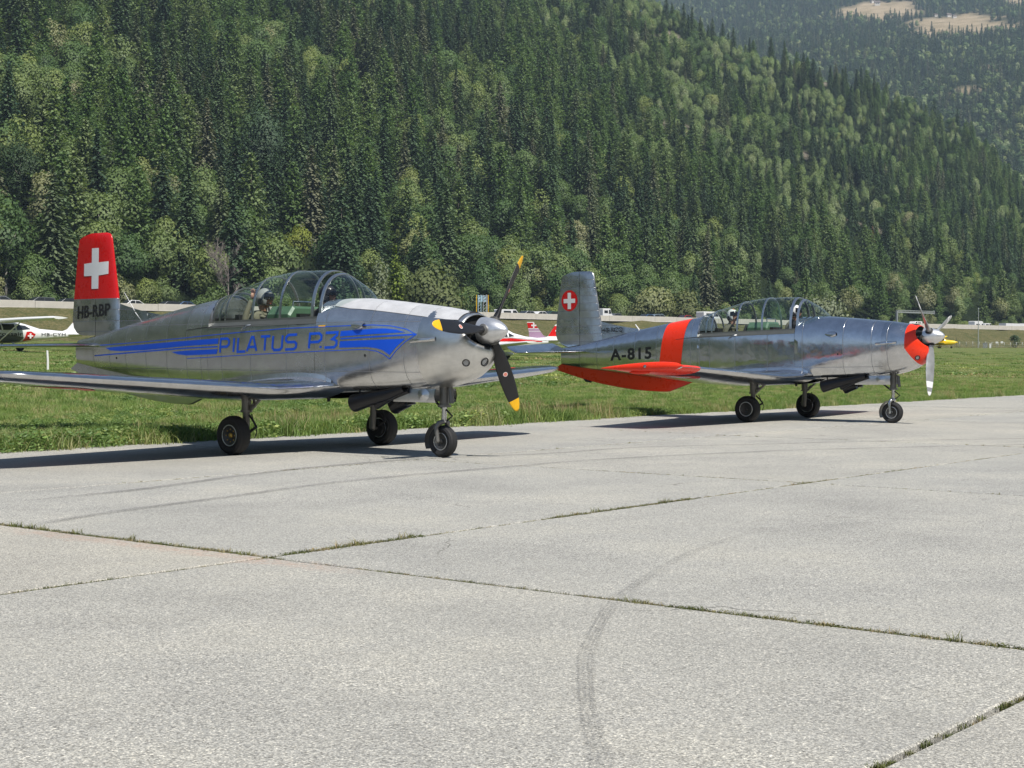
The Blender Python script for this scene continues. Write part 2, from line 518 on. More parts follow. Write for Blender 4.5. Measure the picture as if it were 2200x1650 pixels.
    c = t.mix(t.math('MULTIPLY', m, t.mapr(t.noise(p, 14.0, 4, .7), .4, .6, .1, .7)), c, sp)
    t.link(c, b.inputs['Base Color'])
    hs = t.math('ADD', t.math('MULTIPLY', g1, 0.5), g2); t.bump(hs, 0.55, 0.012, b)
    return t.m
M_CONC = mat_concrete()
M_SOIL = simple('joint_soil', (0.05, 0.046, 0.03), 1.0, var=0.5, scale=30)
apron = tag(empty('apron'), kind='structure')
def slab_mesh(ln, wd):
    g = 0.023; c = 0.008; top = []; hl, hw = ln / 2 - g, wd / 2 - g
    mb = MB()
    rows = []
    for off, z in ((0, -0.11), (0, -c), (c, 0.0)):
        rows.append([(-hl + off, -hw + off, z), (hl - off, -hw + off, z), (hl - off, hw - off, z), (-hl + off, hw - off, z)])
    mb.grid(rows, close=True, smooth=False); mb.poly(rows[-1])
    return mb.mesh('slab', mats=[M_CONC], weld=0)
SLAB = slab_mesh(SU, SN)
last_w = EDGE - (NO + SN)
SLAB_E = slab_mesh(SU, last_w)
for i in range(-7, 2):
    for j in range(-6, 14):
        nc = NO + (i + 0.5) * SN; uc = U0 + (j + 0.5) * SU; me = SLAB
        if i == 1: nc = NO + SN + last_w / 2; me = SLAB_E
        x, y = from_nu(nc, uc)
        o = mesh_obj('slab', me, None, apron)
        # slabs have settled by a few millimetres
        o.location = (x, y, rng.uniform(-0.003, 0.003))
        o.rotation_euler = (0, 0, PI / 2 - JD)
v = [(*from_nu(n, u), -0.035) for n, u in ((-40, -60), (-40, 130), (EDGE + .1, 130), (EDGE + .1, -60))]
pydata('joint_fill', v, [(0, 1, 2, 3)], M_SOIL, apron)

def mat_rubber_mark():
    t = NT('tyre_rubber_mark'); b = t.bsdf(Roughness=0.9)
    b.inputs['Base Color'].default_value = (0.06, 0.06, 0.066, 1)
    p = t.pos(); f = t.noise(p, 60.0, 3, 0.8); g = t.noise(p, 1.3, 3)
    uv = t.node('ShaderNodeAttribute', attribute_name='edge')
    a = t.math('MULTIPLY', t.mapr(f, 0.32, 0.62, 1.0, 0.1), t.mapr(g, 0.3, 0.7, 0.35, 1.0))
    a = t.math('MULTIPLY', a, uv.outputs['Fac'])
    t.link(a, b.inputs['Alpha']); return t.m
M_MARK = mat_rubber_mark()
def spline(pts, n=8):
    pts = [Vector((*p, 0)) for p in pts]; out = []
    for i in range(len(pts) - 1):
        p0 = pts[max(i - 1, 0)]; p1 = pts[i]; p2 = pts[i + 1]; p3 = pts[min(i + 2, len(pts) - 1)]
        for k in range(n):
            t = k / n
            out.append(0.5 * ((2 * p1) + (p2 - p0) * t + (2 * p0 - 5 * p1 + 4 * p2 - p3) * t * t + (3 * p1 - p0 - 3 * p2 + p3) * t ** 3))
    out.append(pts[-1]); return out
def tyre_mark(pts, w, strength, z=0.008):
    c = spline(pts); rows = []; E = []
    for i, p in enumerate(c):
        d = (c[min(i + 1, len(c) - 1)] - c[max(i - 1, 0)]).normalized(); q = Vector((-d.y, d.x, 0))
        endf = min(1.0, i / 5, (len(c) - 1 - i) / 5)
        for s, e in ((-1, 0), (-0.55, 1), (0.55, 1), (1, 0)):
            rows.append(p + q * s * w / 2 + Vector((0, 0, z))); E.append(e * strength * endf)
    F = [(i * 4 + k, i * 4 + k + 1, i * 4 + 5 + k, i * 4 + 4 + k) for i in range(len(c) - 1) for k in range(3)]
    me = np_mesh('tyre_mark', rows, F, [M_MARK]); at = me.attributes.new('edge', 'FLOAT', 'POINT'); at.data.foreach_set('value', E)
    mesh_obj('tyre_mark', me, None, apron)
T1 = [(-4.43, 13.45), (-3.55, 14.84), (-2.94, 16.35), (-2.36, 17.55), (-1.41, 18.86), (-1.01, 19.29), (-0.76, 19.47), (0.47, 20.23), (1.75, 21.56), (3.69, 22.41), (5.59, 23.31), (7.92, 24.04), (11.5, 25.3)]
T2 = [(-3.65, 11.71), (-3.25, 12.77), (-2.54, 14.15), (-1.66, 15.86), (0.0, 17.92), (1.0, 19.03), (2.41, 20.12), (4.12, 21.15), (7.4, 22.45), (11.0, 23.7)]
T3 = [(1.75, 11.4), (1.25, 10.4), (0.93, 9.54), (0.72, 8.87), (0.54, 8.2), (0.41, 7.44), (0.32, 6.75), (0.29, 6.1), (0.28, 5.56), (0.29, 5.08), (0.28, 4.93), (0.26, 3.9)]
T4 = [(0.99, 9.54), (0.77, 8.87), (0.59, 8.2), (0.45, 7.5), (0.36, 6.75), (0.32, 6.1), (0.31, 5.56), (0.33, 5.11), (0.33, 4.93), (0.35, 3.9)]
tyre_mark(T1, 0.13, 0.85); tyre_mark(T2, 0.12, 0.8, 0.0085)
for off, w_, k_ in ((-.022, .018, .46), (.0, .02, .34), (.02, .014, .40), (.034, .008, .25)):
    tyre_mark([(x + off, y) for x, y in T3], w_, k_)
tyre_mark(T4, 0.022, 0.2, 0.0085)

# ---------------------------------------------------------------- plants: meshes that are strewn
def mat_leaf(name, stops, trans=0.3, rough=0.6, spec=0.3, attr=True, mottled=0.0):
    t = NT(name); oi = t.node('ShaderNodeObjectInfo')
    c = t.ramp(oi.outputs['Random'], stops)
    at = t.node('ShaderNodeAttribute', attribute_name='tone')
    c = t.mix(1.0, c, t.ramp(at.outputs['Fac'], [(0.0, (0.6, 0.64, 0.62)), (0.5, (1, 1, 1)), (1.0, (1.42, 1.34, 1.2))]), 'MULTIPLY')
    d = t.node('ShaderNodeBsdfPrincipled'); d.inputs['Roughness'].default_value = rough
    d.inputs['Specular IOR Level'].default_value = spec
    t.link(c, d.inputs['Base Color'])
    if trans > 0:
        tr = t.node('ShaderNodeBsdfTranslucent'); t.link(t.mix(1.0, c, (1.1, 1.2, 0.6), 'MULTIPLY'), tr.inputs[0])
        ms = t.node('ShaderNodeMixShader'); ms.inputs[0].default_value = trans
        t.link(d.outputs[0], ms.inputs[1]); t.link(tr.outputs[0], ms.inputs[2]); t.link(ms.outputs[0], t.out.inputs[0])
    else: t.link(d.outputs[0], t.out.inputs[0])
    return t.m

def soft_normals(me, nv):
    nv = np.asarray(nv, dtype=np.float64); nv /= np.linalg.norm(nv, axis=1)[:, None] + 1e-9
    me.polygons.foreach_set('use_smooth', [True] * len(me.polygons)); me.normals_split_custom_set_from_vertices(nv.tolist())
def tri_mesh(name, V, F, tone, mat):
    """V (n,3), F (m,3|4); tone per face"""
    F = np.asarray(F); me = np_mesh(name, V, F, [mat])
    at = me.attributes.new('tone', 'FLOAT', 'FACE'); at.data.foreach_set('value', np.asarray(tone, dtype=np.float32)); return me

def blades(name, n, rad, h0, h1, w, lean, mat, seed, flat=0.0, tone0=0.0):
    q = np.random.RandomState(seed); V = []; F = []; T = []
    for _ in range(n):
        a = q.uniform(0, 2 * PI); r = rad * math.sqrt(q.uniform()); x, y = r * math.cos(a), r * math.sin(a)
        h = q.uniform(h0, h1) * (1 - 0.3 * r / rad); b = q.uniform(0, 2 * PI); l = q.uniform(0.2, 1) * lean * h
        dx, dy = math.cos(b), math.sin(b); px, py = -dy * w / 2, dx * w / 2; o = len(V)
        V += [(x - px, y - py, -0.02), (x + px, y + py, -0.02), (x + dx * l * .35 + px * .8, y + dy * l * .35 + py * .8, h * .6), (x + dx * l * .35 - px * .8, y + dy * l * .35 - py * .8, h * .6),
              (x + dx * l + px * .1, y + dy * l + py * .1, h * (1 - flat)), (x + dx * l - px * .1, y + dy * l - py * .1, h * (1 - flat))]
        F += [(o, o + 1, o + 2, o + 3), (o + 3, o + 2, o + 4, o + 5)]; t = min(1, max(0, q.normal(0.5 + tone0, 0.2))); T += [t, t]
    return tri_mesh(name, V, F, T, mat)
def leafy(name, n, rad, h, s, mat, seed):
    q = np.random.RandomState(seed); V = []; F = []; T = []
    for _ in range(n):
        a = q.uniform(0, 2 * PI); r = rad * math.sqrt(q.uniform()); c = np.array([r * math.cos(a), r * math.sin(a), q.uniform(0.15, 1) * h * (1 - .5 * (r / rad) ** 2)])
        d = q.normal(size=3); d[2] = abs(d[2]) * .8 + .2; d /= np.linalg.norm(d); u = np.cross(d, (0.3, .1, 1.0)); u /= np.linalg.norm(u); w = np.cross(d, u)
        k = s * q.uniform(.6, 1.3); o = len(V)
        V += [c - u * k, c - w * k * .5, c + u * k, c + w * k * .5]; F.append((o, o + 1, o + 2, o + 3)); T.append(min(1, max(0, q.normal(.5, .22))))
    return tri_mesh(name, V, F, T, mat)

def strew(name, variants, P, Rz, S, K, kind='stuff', tilt=None, label=None):
    """one object that sets the variant meshes on its points"""
    P = np.asarray(P, dtype=np.float32)
    me = bpy.data.meshes.new(name); me.vertices.add(len(P)); me.vertices.foreach_set('co', P.ravel())
    for nm, arr, ty in (('rz', Rz, 'FLOAT'), ('sc', S, 'FLOAT'), ('kd', K, 'INT')):
        at = me.attributes.new(nm, ty, 'POINT'); at.data.foreach_set('value', np.asarray(arr, dtype=np.int32 if ty == 'INT' else np.float32))
    o = mesh_obj(name, me); tag(o, label, kind=kind)
    ng = bpy.data.node_groups.new(name, 'GeometryNodeTree')
    ng.interface.new_socket('Geometry', in_out='INPUT', socket_type='NodeSocketGeometry')
    ng.interface.new_socket('Geometry', in_out='OUTPUT', socket_type='NodeSocketGeometry')
    N = ng.nodes; L = ng.links; gi = N.new('NodeGroupInput'); go = N.new('NodeGroupOutput'); jn = N.new('GeometryNodeJoinGeometry')
    def attr(nm, ty):
        a = N.new('GeometryNodeInputNamedAttribute'); a.data_type = ty; a.inputs['Name'].default_value = nm; return a.outputs['Attribute']
    rz = attr('rz', 'FLOAT'); sc = attr('sc', 'FLOAT'); kd = attr('kd', 'INT')
    cx = N.new('ShaderNodeCombineXYZ'); L.new(rz, cx.inputs[2])
    rot = N.new('FunctionNodeEulerToRotation'); L.new(cx.outputs[0], rot.inputs[0])
    for k, vm in enumerate(variants):
        src = bpy.data.objects.new(name + '_source', vm)          # mesh source, not in the scene
        oi = N.new('GeometryNodeObjectInfo'); oi.inputs['Object'].default_value = src; oi.inputs['As Instance'].default_value = True
        cmp_ = N.new('FunctionNodeCompare'); cmp_.data_type = 'INT'; cmp_.operation = 'EQUAL'
        L.new(kd, cmp_.inputs[2]); cmp_.inputs[3].default_value = k
        ip = N.new('GeometryNodeInstanceOnPoints')
        L.new(gi.outputs[0], ip.inputs['Points']); L.new(cmp_.outputs[0], ip.inputs['Selection'])
        L.new(oi.outputs['Geometry'], ip.inputs['Instance']); L.new(rot.outputs[0], ip.inputs['Rotation']); L.new(sc, ip.inputs['Scale'])
        L.new(ip.outputs[0], jn.inputs[0])
    L.new(jn.outputs[0], go.inputs[0])
    md = o.modifiers.new('strew', 'NODES'); md.node_group = ng
    return o

M_BLADE = mat_leaf('grass_blade', [(0.0, (0.13, 0.21, 0.06)), (0.35, (0.185, 0.28, 0.08)), (0.7, (0.26, 0.34, 0.11)), (0.88, (0.35, 0.36, 0.17)), (1.0, (0.46, 0.41, 0.25))], 0.4)
M_WEED = mat_leaf('weed_leaf', [(0.0, (0.11, 0.19, 0.055)), (0.5, (0.18, 0.28, 0.08)), (0.85, (0.26, 0.34, 0.12)), (1.0, (0.38, 0.42, 0.12))], 0.25, 0.5, 0.4)
M_STRAW = mat_leaf('dry_straw', [(0.0, (0.32, 0.26, 0.14)), (1.0, (0.45, 0.37, 0.2))], 0.3)
M_MOSS = mat_leaf('joint_weed', [(0.0, (0.08, 0.10, 0.03)), (0.45, (0.13, 0.145, 0.045)), (0.75, (0.21, 0.19, 0.09)), (1.0, (0.32, 0.25, 0.15))], 0.2)

# weeds in the joints
jv = [blades('weeds', 60, 0.045, 0.006, 0.02, 0.005, 2.2, M_MOSS, 1), blades('weeds', 44, 0.05, 0.008, 0.03, 0.005, 2.0, M_MOSS, 2, tone0=.15), leafy('weeds', 60, 0.045, 0.016, 0.006, M_MOSS, 3), blades('weeds', 22, 0.03, 0.02, 0.06, 0.004, 1.4, M_MOSS, 4, tone0=.2)]
P = []; Z = []; S = []; K = []
def weed_line(fn, a, b, dens, strong=()):
    t = a
    while t < b:
        t += rng.uniform(0.012, 0.036)
        x, y = fn(t)
        d = dens * (0.8 + 1.5 * fnoise(x, y, 0.9, 4.4)) ; s = 0.55 + 0.35 * rng.random()
        for (p, q, k, sz) in strong:
            w = min(1, max(0, (t - p) / 0.4)) * min(1, max(0, (q - t) / 0.4))
            if w > 0: d = max(d, k * w); s = s + (sz - s) * w * rng.uniform(.6, 1)
        if rng.random() > d: continue
        x += rng.gauss(0, 0.012); y += rng.gauss(0, 0.012)
        P.append((x, y, -0.012)); Z.append(rng.uniform(0, 6.3)); S.append(s * rng.uniform(.6, 1.0)); K.append(rng.choices((0, 1, 2, 3), (5, 4, 3, 1))[0])
for i, dn in ((-1, .28), (0, .6), (1, .4)):
    st = ((6.7, 8.7, 1.0, 1.6), (9.7, 12.4, 1.0, 1.45), (13.6, 15.0, .9, 1.0)) if i == 0 else () if i == -1 else ((10.2, 10.7, 1, 1.3),)
    weed_line(lambda t, n=NO + i * SN: from_nu(n, t), -4, 60, dn, st)
for j, dn in ((-1, .5), (0, 1.0), (1, .55), (2, .5), (3, .4), (4, .3)):
    st = ((7.2, 12.0, 1.0, 1.5), (-4, 5.0, 1.0, 1.35)) if j == 0 else ()
    weed_line(lambda t, u=U0 + j * SU: from_nu(t, u), -6, 17.8, dn, st)
strew('joint_weeds', jv, P, Z, S, K)

# the grass beyond the apron
def grass_layers():
    near = [blades('grass', 110, 0.30, 0.06, 0.20, 0.009, 1.5, M_BLADE, 10), blades('grass', 120, 0.30, 0.05, 0.15, 0.010, 1.8, M_BLADE, 11, tone0=.12),
            blades('grass', 90, 0.24, 0.10, 0.27, 0.008, 1.3, M_BLADE, 12, tone0=-.1), leafy('grass', 150, 0.24, 0.16, 0.020, M_WEED, 13), leafy('grass', 110, 0.18, 0.2, 0.026, M_WEED, 14),
            blades('grass', 26, 0.16, 0.25, 0.5, 0.006, 0.9, M_STRAW, 15), blades('grass', 70, 0.3, 0.03, 0.12, 0.008, 1.5, M_STRAW, 16)]
    P = []; Z = []; S = []; K = []
    n = EDGE - 0.12; 
    while n < 34:
        st = 0.16 + 0.012 * (n - EDGE)
        u = -9.0
        while u < 62:
            uu = u + rng.uniform(-st, st) * .6; nn = n + rng.uniform(-st, st) * .6; u += st * (1 + max(0, uu - 10) / 45)
            x, y = from_nu(nn, uu)
            if y < 10 or abs(x) > y * 0.36 + 1.5: continue
            edge = EDGE + 0.22 * fnoise(x, y, 0.6, 7.7) + 0.1 * fnoise(x, y, 2.2, 1.7)
            if 4 < uu < 16: edge -= 0.3 * max(0, 1 - abs(uu - 10) / 6)
            if uu > 30: edge -= 0.3
            if nn < edge: continue
            f = fnoise(x, y, 0.35, 11.0); g = fnoise(x, y, 0.9, 5.5); q = rng.random()
            verge = max(0, 1 - (nn - edge) / 1.6)
            if ((f > 0.12 and uu < 30) or (verge > .2 and uu < 17)) and q < 0.5: k = 3 if q < .3 else 4
            elif g > 0.35 and q < .35: k = 6
            elif q < 0.03 + 0.10 * (abs(uu - 23) < 5 and nn < 22) : k = 5
            else: k = rng.choices((0, 1, 2), (4, 5 - 3 * verge, 1 + 4 * verge))[0]
            s = 0.62 + 0.5 * verge + 0.3 * fnoise(x, y, 0.7, 2.0) + rng.uniform(-.1, .15) + (0.35 * verge if uu < 24 else 0)
            if uu > 26: s *= 0.75
            P.append((x, y, field_z(x, y) - 0.01)); Z.append(rng.uniform(0, 6.3)); S.append(max(.35, s) * (1 + 0.02 * (nn - EDGE))); K.append(k)
        n += st * .85
    strew('verge_grass', near, P, Z, S, K)
    far = [blades('grass', 150, 0.9, 0.04, 0.12, 0.028, 1.6, M_BLADE, 20), blades('grass', 150, 0.9, 0.03, 0.10, 0.03, 1.8, M_BLADE, 21, tone0=.15), blades('grass', 110, 0.8, 0.06, 0.15, 0.026, 1.3, M_BLADE, 22, tone0=-.12), leafy('grass', 160, 0.7, 0.13, 0.06, M_WEED, 23), blades('grass', 80, 0.8, 0.03, 0.14, 0.03, 1.4, M_STRAW, 24)]
    P = []; Z = []; S = []; K = []
    r = 36.0
    while r < 230:
        st = 0.75 + 0.010 * (r - 36); a = -20.5
        while a < 20.5:
            aa = R(a + rng.uniform(-.5, .5) * st / r * 57); rr = r + rng.uniform(-st, st) * .7; a += st / r * 57.3
            x, y = rr * math.sin(aa), rr * math.cos(aa); n1 = N1[0] * x + N1[1] * y
            if (n1 < 30 and not (n1 > 18.4 and U1[0] * x + U1[1] * y > 60)) or rn(x, y) > 176: continue
            f = fnoise(x, y, 0.08, 1.0)
            k = rng.choices((0, 1, 2, 3, 4), (4, 5, 2 + 3 * max(0, f), 1 + 5 * max(0, f), .3 + 4 * max(0, -f)))[0]
            P.append((x, y, field_z(x, y) - 0.02)); Z.append(rng.uniform(0, 6.3)); S.append(rng.uniform(.75, 1.15)); K.append(k)
        r += st * (1.0 + r / 120)
    strew('field_grass', far, P, Z, S, K)
grass_layers()
# ---------------------------------------------------------------- forest
SP_D = [(0.0, (0.0471, 0.084, 0.048)), (0.35, (0.0721, 0.1226, 0.0609)), (0.7, (0.1097, 0.1581, 0.074)), (1.0, (0.1645, 0.1742, 0.1133))]
LA_D = [(0.0, (0.0983, 0.167, 0.061)), (0.5, (0.1371, 0.2106, 0.0813)), (1.0, (0.1907, 0.2439, 0.1138))]
BR_D = [(0.0, (0.0696, 0.127, 0.0454)), (0.4, (0.1089, 0.1693, 0.0575)), (0.7, (0.1588, 0.2117, 0.0816)), (0.92, (0.1966, 0.2419, 0.0756)), (1.0, (0.257, 0.257, 0.1512))]
BI_D = [(0.0, (0.1829, 0.2534, 0.098)), (0.5, (0.2351, 0.3067, 0.1306)), (1.0, (0.3004, 0.3468, 0.196))]
M_SPRUCE = mat_leaf('spruce_needles', SP_D, 0.22, 0.7, 0.25)
M_LARCH = mat_leaf('larch_needles', LA_D, 0.3, 0.7, 0.2)
M_BROAD = mat_leaf('broadleaf_foliage', BR_D, 0.28, 0.55, 0.3)
M_BIRCH = mat_leaf('birch_foliage', BI_D, 0.3, 0.55, 0.3)
M_BARK = simple('bark', (0.10, 0.085, 0.07), 0.95, var=.4)
M_PALEBARK = simple('pale_bark', (0.34, 0.32, 0.28), 0.9, var=.3)

def quads_from(C, D, U, L, W, tone, name, mat, curl=0.0, ctr=(0, 0), sharp=0.42):
    """leaf-sized quads: centres, long axes, side axes"""
    C = np.asarray(C); D = np.asarray(D); U = np.asarray(U); L = np.asarray(L)[:, None]; W = np.asarray(W)[:, None]
    V = np.stack([C - D * L * .5 - U * W * .25, C - D * L * .5 + U * W * .25, C + D * L * .1 + U * W * .5, C + D * L * .5, C + D * L * .1 - U * W * .5], 1)
    V[:, 3, 2] -= curl * L[:, 0]
    n = len(C); F = np.arange(n * 5).reshape(n, 5)
    # shading follows the mass of the crown more than each single spray
    if len(ctr) == 2: out = C * np.array([1, 1, 0.0]); out /= np.linalg.norm(out, axis=1)[:, None] + .35; out[:, 2] += .55
    else: out = (C - np.array(ctr)) ; out /= np.linalg.norm(out, axis=1)[:, None] + .3; out[:, 2] += .25
    gn = np.cross(V[:, 1] - V[:, 0], V[:, 3] - V[:, 0]); flip = np.sum(gn * out, 1) < 0; F[flip] = F[flip][:, ::-1]
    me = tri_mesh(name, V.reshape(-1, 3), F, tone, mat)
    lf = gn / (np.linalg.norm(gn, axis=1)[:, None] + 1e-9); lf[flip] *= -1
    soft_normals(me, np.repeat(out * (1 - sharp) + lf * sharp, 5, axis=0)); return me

def conifer(seed, h=20.0, r=3.1, droop=0.35, dens=1.0, mat=None, size=0.62, taper=0.85, loose=0.0, base=0.06, kind='spruce'):
    q = np.random.RandomState(seed); C = []; D = []; U = []; L = []; W = []; T = []
    z = h * base; ph = 0
    while z < h - 0.25:
        f = 1 - z / h; R_ = r * (f ** taper) * (1.0 if f < .9 else .9) + 0.12
        nb = max(4, int((5 + 6 * f) * dens)); ph += 2.4
        for b in range(nb):
            if q.uniform() < 0.08: continue
            a = ph + 2 * PI * b / nb + q.normal(0, .22); ln = R_ * q.uniform(.62, 1.12) * (1 + loose * q.normal(0, .3))
            ca, sa = math.cos(a), math.sin(a); bt = q.normal(.5, .14)
            ns = max(1, int(ln / (size * .62))); up = 0.10 if kind == 'spruce' else 0.3
            for s in range(ns + 1):
                t = (s + q.uniform(.2, .9)) / (ns + 1); rad = ln * t
                zz = z + up * ln * t - droop * ln * t * t * 1.6 + q.normal(0, .10)
                side = q.normal(0, .16) * (1.2 - t) * ln * .6
                C.append((ca * rad - sa * side, sa * rad + ca * side, zz))
                tilt = q.normal(-.35, .25) if kind == 'spruce' else q.normal(-.1, .6); yw = a + q.normal(0, .55)
                d = np.array([math.cos(yw), math.sin(yw), tilt]); d /= np.linalg.norm(d); D.append(d)
                rl = q.normal(0, .28); u = np.cross(d, (0, 0, 1)); u /= np.linalg.norm(u); w = np.cross(u, d); u = u * math.cos(rl) + w * math.sin(rl); U.append(u)
                k = size * q.uniform(.75, 1.35); L.append(k * 1.25); W.append(k * .8); T.append(min(1, max(0, bt + .34 * (t - .5) + q.normal(0, .06))))  # tone darkens towards the stem: shade inside the crown put into the colour
        z += max(h * 0.019, size * .8) * q.uniform(.8, 1.2)
    for k in range(5):
        C.append((0, 0, h - .35 - .2 * k)); D.append(np.array([0.05, 0.05, 1.0])); U.append(np.array([math.cos(k), math.sin(k), 0])); L.append(.7); W.append(.22 + .07 * k); T.append(.6)
    return quads_from(C, D, U, L, W, T, kind, mat, 0.08)

def broadleaf(seed, h=12.0, r=4.2, mat=None, size=0.5, lobes=13, per=150, base=.18, col=False):
    q = np.random.RandomState(seed); C = []; D = []; U = []; L = []; W = []; T = []
    cz = h * (base + (1 - base) / 2); hz = h * (1 - base) / 2
    for i in range(lobes):
        v = q.normal(size=3); v /= np.linalg.norm(v)
        if i == 0: v = np.array([0, 0, 1.0])
        rr = q.uniform(.35, .72); lc = np.array([v[0] * r * rr, v[1] * r * rr, cz + v[2] * hz * rr]); lr = np.array([r, r, hz]) * q.uniform(.34, .5)
        lt = q.normal(.5, .1)
        for _ in range(per):
            n = q.normal(size=3); n /= np.linalg.norm(n); n[2] = n[2] * .9 + .12
            p = lc + n * lr * q.uniform(.72, 1.08)
            if p[2] < h * base * .6: continue
            C.append(p); d = np.cross(n, q.normal(size=3)); d /= np.linalg.norm(d) + 1e-9
            nn = n + q.normal(0, .45, 3); nn /= np.linalg.norm(nn); u = np.cross(nn, d); u /= np.linalg.norm(u) + 1e-9
            D.append(d); U.append(u); k = size * q.uniform(.6, 1.3); L.append(k); W.append(k * .8); T.append(min(1, max(0, lt + q.normal(0, .10) + .14 * n[2])))  # upper side of each lobe lighter: light from above put into the tone
    return quads_from(C, D, U, L, W, T, 'broadleaf', mat, ctr=(0, 0, cz * .9))
def trunk_mesh(h, r, mat, seed, forks=0):
    q = np.random.RandomState(seed); mb = MB(); pts = [(q.normal(0, .04) * h * .1 * k, q.normal(0, .04) * h * .1 * k, h * k / 5 - (0.6 if k == 0 else 0)) for k in range(6)]
    mb.tube(pts, [r * (1 - .15 * k) for k in range(6)], 6)
    for k in range(forks):
        a = q.uniform(0, 6.3); z = h * q.uniform(.25, .7); l = h * q.uniform(.25, .45)
        mb.tube([(0, 0, z), (math.cos(a) * l * .4, math.sin(a) * l * .4, z + l * .5), (math.cos(a) * l * .6, math.sin(a) * l * .6, z + l)], [r * .45, r * .3, r * .1], 5)
    return mb.mesh('trunk', mats=[mat])
SPR = [conifer(31 + i, 20, (4.2, 4.8, 3.7, 5.0, 4.4)[i], (.34, .42, .3, .38, .25)[i], (1.15, 1.05, 1.2, 1.0, 1.1)[i], M_SPRUCE, .46, (.72, .66, .8, .7, .85)[i]) for i in range(5)]
LAR = [conifer(51 + i, 19, (4.4, 5.0, 3.9, 4.6)[i], (.05, .12, .0, .1)[i], 1.25, M_LARCH, .44, (.52, .6, .46, .65)[i], .5, .1, 'larch') for i in range(4)]
BRO = [broadleaf(71 + i, 12, (4.2, 3.8, 4.8, 3.4, 4.4)[i], M_BROAD, .38, (13, 11, 15, 10, 12)[i], 240) for i in range(5)]
BIR = [broadleaf(91 + i, 13, (3.0, 2.6, 3.3)[i], M_BIRCH, .34, 11, 220, .15) for i in range(3)]
# forms for the far mountain: fewer, larger sprays
SPF = [conifer(131 + i, 15, 3.2, .35, .75, M_SPRUCE, 1.0, .7) for i in range(3)]
BRF = [broadleaf(171 + i, 11, 4.4, M_BROAD, 1.1, 9, 34) for i in range(3)]
BIF = [broadleaf(191 + i, 11, 4.0, M_BIRCH, 1.1, 8, 34) for i in range(2)]

def species(x, y, px, py):
    """0 spruce 1 larch 2 broadleaf 3 birch"""
    d = rn(x, y) - 232; q = rng.random()
    a = fnoise(x, y, 0.012, 21.0); b = fnoise(x, y, 0.03, 33.0)
    low = max(0, 1 - d / (45 + 50 * a))
    band = math.exp(-((py - (110 + (px - 1250) * 0.62)) / (65 + 70 * max(0, b))) ** 2) * (0.9 if 1150 < px < 1800 else 0.25 if px > 1000 else 0)
    band2 = math.exp(-((py - (-5 + (px - 1250) * 0.52)) / 60) ** 2) * (1.0 if 1300 < px < 1950 else 0)
    if q < low * 0.9: return 2 if rng.random() < .8 else (3 if rng.random() < .5 else 1)
    if rng.random() < max(band, band2) * (1.0 + b): return 3 if rng.random() < .75 else 2
    if b > 0.22 and rng.random() < 0.7: return 2 if px < 1300 or rng.random() < .5 else 3
    if a + 0.4 * b > 0.02: return 1 if rng.random() < .72 else 0
    if rng.random() < 0.07: return 2
    return 0 if rng.random() < .78 else 1
def at_n(px, n):
    """ground point seen at column px, n metres across towards the slope"""
    a = math.atan((px - 1100) / FPX); s, c = math.sin(a), math.cos(a); r = n / (RN[0] * s + RN[1] * c); return r * s, r * c
ROOM = [at_n(*q) for q in ((848, 219), (815, 218), (925, 217), (640, 262), (22, 313), (45, 277), (560, 304), (1765, 217), (1472, 218), (1400, 219), (1872, 292), (490, 214))]
OPENINGS = [(c[0], c[1], c[2]) for c in ROCKS if c[2] > 9.5]
def crowded(x, y):
    for cx, cy, a in OPENINGS:
        r = math.hypot(cx, cy); ux, uy = cx / r, cy / r; dx, dy = x - cx, y - cy; al = dx * ux + dy * uy; lat = abs(dx * uy - dy * ux)
        if -20 < al < 0 and lat < a * .8: return True
    for cx, cy in ROOM:
        r = math.hypot(cx, cy); ux, uy = cx / r, cy / r; dx, dy = x - cx, y - cy; al = dx * ux + dy * uy; lat = abs(dx * uy - dy * ux)
        if -26 < al < 6 and lat < 5.5: return True
    return False
trees = []          # x, y, z, species, variant, height, px, py
def plant_forest():
    # near slope, jittered in rings so that the spacing stays natural
    r = 236.0
    while r < 900:
        st = 6.6 + 0.0006 * (r - 240); a = -23.0
        while a < 24.0:
            aa = R(a) + rng.uniform(-.55, .55) * st / r; rr = r + rng.uniform(-.6, .6) * st; a += st / r * 57.3
            x, y = rr * math.sin(aa), rr * math.cos(aa); n = rn(x, y)
            if n < 224 or rr > crest_r(aa) + 12: continue
            if clearing(x, y, ROCKS, 1.0) > 0.4 or crowded(x, y): continue
            z = hill_z(x, y); px, py = pix(x, y, z)
            if py < -160 or px < -160 or px > 2360: continue
            s = species(x, y, px, py)
            if n < 232 and s < 2: s = 2
            h = {0: rng.uniform(13, 25), 1: rng.uniform(12, 23), 2: rng.uniform(9, 16), 3: rng.uniform(8, 14)}[s]
            if n - 224 < 14: h = rng.uniform(5, 10)
            if px > 1100: h *= 1 - 0.30 * min(1, (px - 1100) / 700)
            trees.append([x, y, z - .3, s, 0, h, px, py, rr])
        r += st * .95
plant_forest()
NV = (5, 4, 5, 3); BASEH = (20.0, 19.0, 12.0, 13.0)
for t in trees: t[4] = rng.randrange(NV[t[3]])

# the trees that show largest stand as objects of their own; the mass behind them is one wood per kind
def seen_size(t): return t[5] / t[8] * (1.0 if (-20 < t[6] < 2220 and -20 < t[7] - t[5] * FPX / t[8] * .4 < 760) else 0.0)
